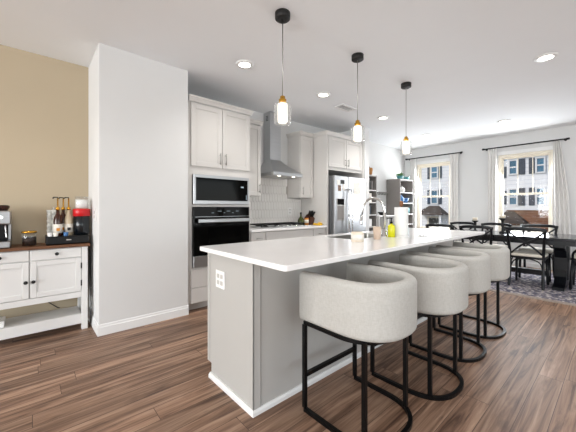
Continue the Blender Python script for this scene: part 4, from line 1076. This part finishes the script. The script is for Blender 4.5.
# ------------------------------------------------------------------ outside
struct('ground', box(nb(), (-40, YF + .2, -1.4), (30, 60, -1.25)), 'ground')
FY = 20.0
t = thing('townhouse', 'white siding townhouse with dark shutters seen through the dining windows', 'building', (-5, FY, -1.25))
obj('wall', box(nb(), (-13, FY, -1.25), (-5.6, FY + 6, 5.6)), 'siding', t)
obj('wall', box(nb(), (-4.25, FY, 1.15), (6, FY + 6, 4.08)), 'siding', t)
obj('wall', box(nb(), (-5.2, FY + .8, -1.25), (-4.25, FY + 6, 3.95)), 'facade2', t)
obj('brick_base', box(nb(), (-4.25, FY - .06, -1.25), (6, FY + 6, 1.15)), 'brick', t)
obj('belt_trim', box(nb(), (-4.25, FY - .11, 1.08), (6, FY - .06, 1.26)), 'trim', t)
obj('roof', prism(nb(), [(FY - .25, 4.08), (FY + 6.3, 4.08), (FY + 3, 5.1)], 'X', -4.35, 6.2), 'shingle', t)
obj('roof', prism(nb(), [(FY - .35, 5.6), (FY + 6.3, 5.6), (FY + 3, 7.2)], 'X', -13.2, -5.5), 'shingle', t)
def hwin(x0, x1, z0, z1, sl=True, sr=True, y=FY, shw=.36):
    bm = nb(); f = .07
    box(bm, (x0, y - .06, z0), (x0 + f, y, z1)); box(bm, (x1 - f, y - .06, z0), (x1, y, z1)); box(bm, (x0 + f, y - .06, z0), (x1 - f, y, z0 + f)); box(bm, (x0 + f, y - .06, z1 - f), (x1 - f, y, z1))
    box(bm, (x0 + f, y - .05, (z0 + z1) / 2 - .035), (x1 - f, y, (z0 + z1) / 2 + .035))
    wn = obj('window', bm, 'trim', t)
    obj('pane', box(nb(), (x0 + f, y - .02, z0 + f), (x1 - f, y - .005, z1 - f)), 'opane', wn)
    if sl: obj('shutter', box(nb(), (x0 - shw - .03, y - .05, z0), (x0 - .03, y, z1), .01), 'shutter', t)
    if sr: obj('shutter', box(nb(), (x1 + .03, y - .05, z0), (x1 + shw + .03, y, z1), .01), 'shutter', t)
for z0, z1 in ((3.02, 3.86), (1.33, 2.28)):
    hwin(-4.18, -3.75, z0, z1, False, True, shw=.27); hwin(-3.01, -2.60, z0, z1, True, False, shw=.24); hwin(-2.12, -1.7, z0, z1, shw=.27); hwin(-.9, -.4, z0, z1, shw=.27)
for z0, z1 in ((3.13, 3.95), (1.45, 2.4)):
    hwin(-8.39, -7.91, z0, z1, shw=.18); hwin(-7.05, -6.55, z0, z1, shw=.12); hwin(-10.6, -10.1, z0, z1, shw=.18)
hwin(-4.98, -4.62, 2.95, 3.6, False, True, FY + .8, shw=.22); hwin(-4.98, -4.62, 1.4, 2.2, False, True, FY + .8, shw=.22)
def porch(xl, xa, xb, xr, zt, ze, d):
    bm = nb(); P = [(xa, FY, zt), (xb, FY, zt), (xl, FY, ze), (xl, FY - d, ze), (xr, FY - d, ze), (xr, FY, ze), (xl, FY, ze - .08), (xl, FY - d, ze - .08), (xr, FY - d, ze - .08), (xr, FY, ze - .08)]
    v = [bm.verts.new(p) for p in P]
    for f in ((0, 1, 4, 3), (1, 5, 4), (0, 3, 2), (3, 4, 8, 7), (4, 5, 9, 8), (2, 3, 7, 6), (6, 7, 8, 9), (0, 2, 6, 9, 5, 1)): bm.faces.new([v[i] for i in f])
    obj('porch_roof', bm, 'shingle', t)
    for xx in (xl + .1, xr - .2): obj('porch_post', box(nb(), (xx, FY - d + .08, -1.25), (xx + .1, FY - d + .18, ze - .08)), 'trim', t)
    xm = (xa + xb) / 2
    dr = obj('front_door', box(nb(), (xm - .3, FY - .09, -1.25), (xm + .3, FY - .061, ze - .3)), 'doorpaint', t)
    obj('door_trim', box(nb(), (xm - .42, FY - .0605, -1.25), (xm + .42, FY - .0601, ze - .2)), 'vinyl', dr)
porch(-8.95, -8.5, -7.87, -7.3, 1.34, .84, 1.0)
porch(-4.9, -4.2, -3.95, -3.3, 1.06, .45, .9)
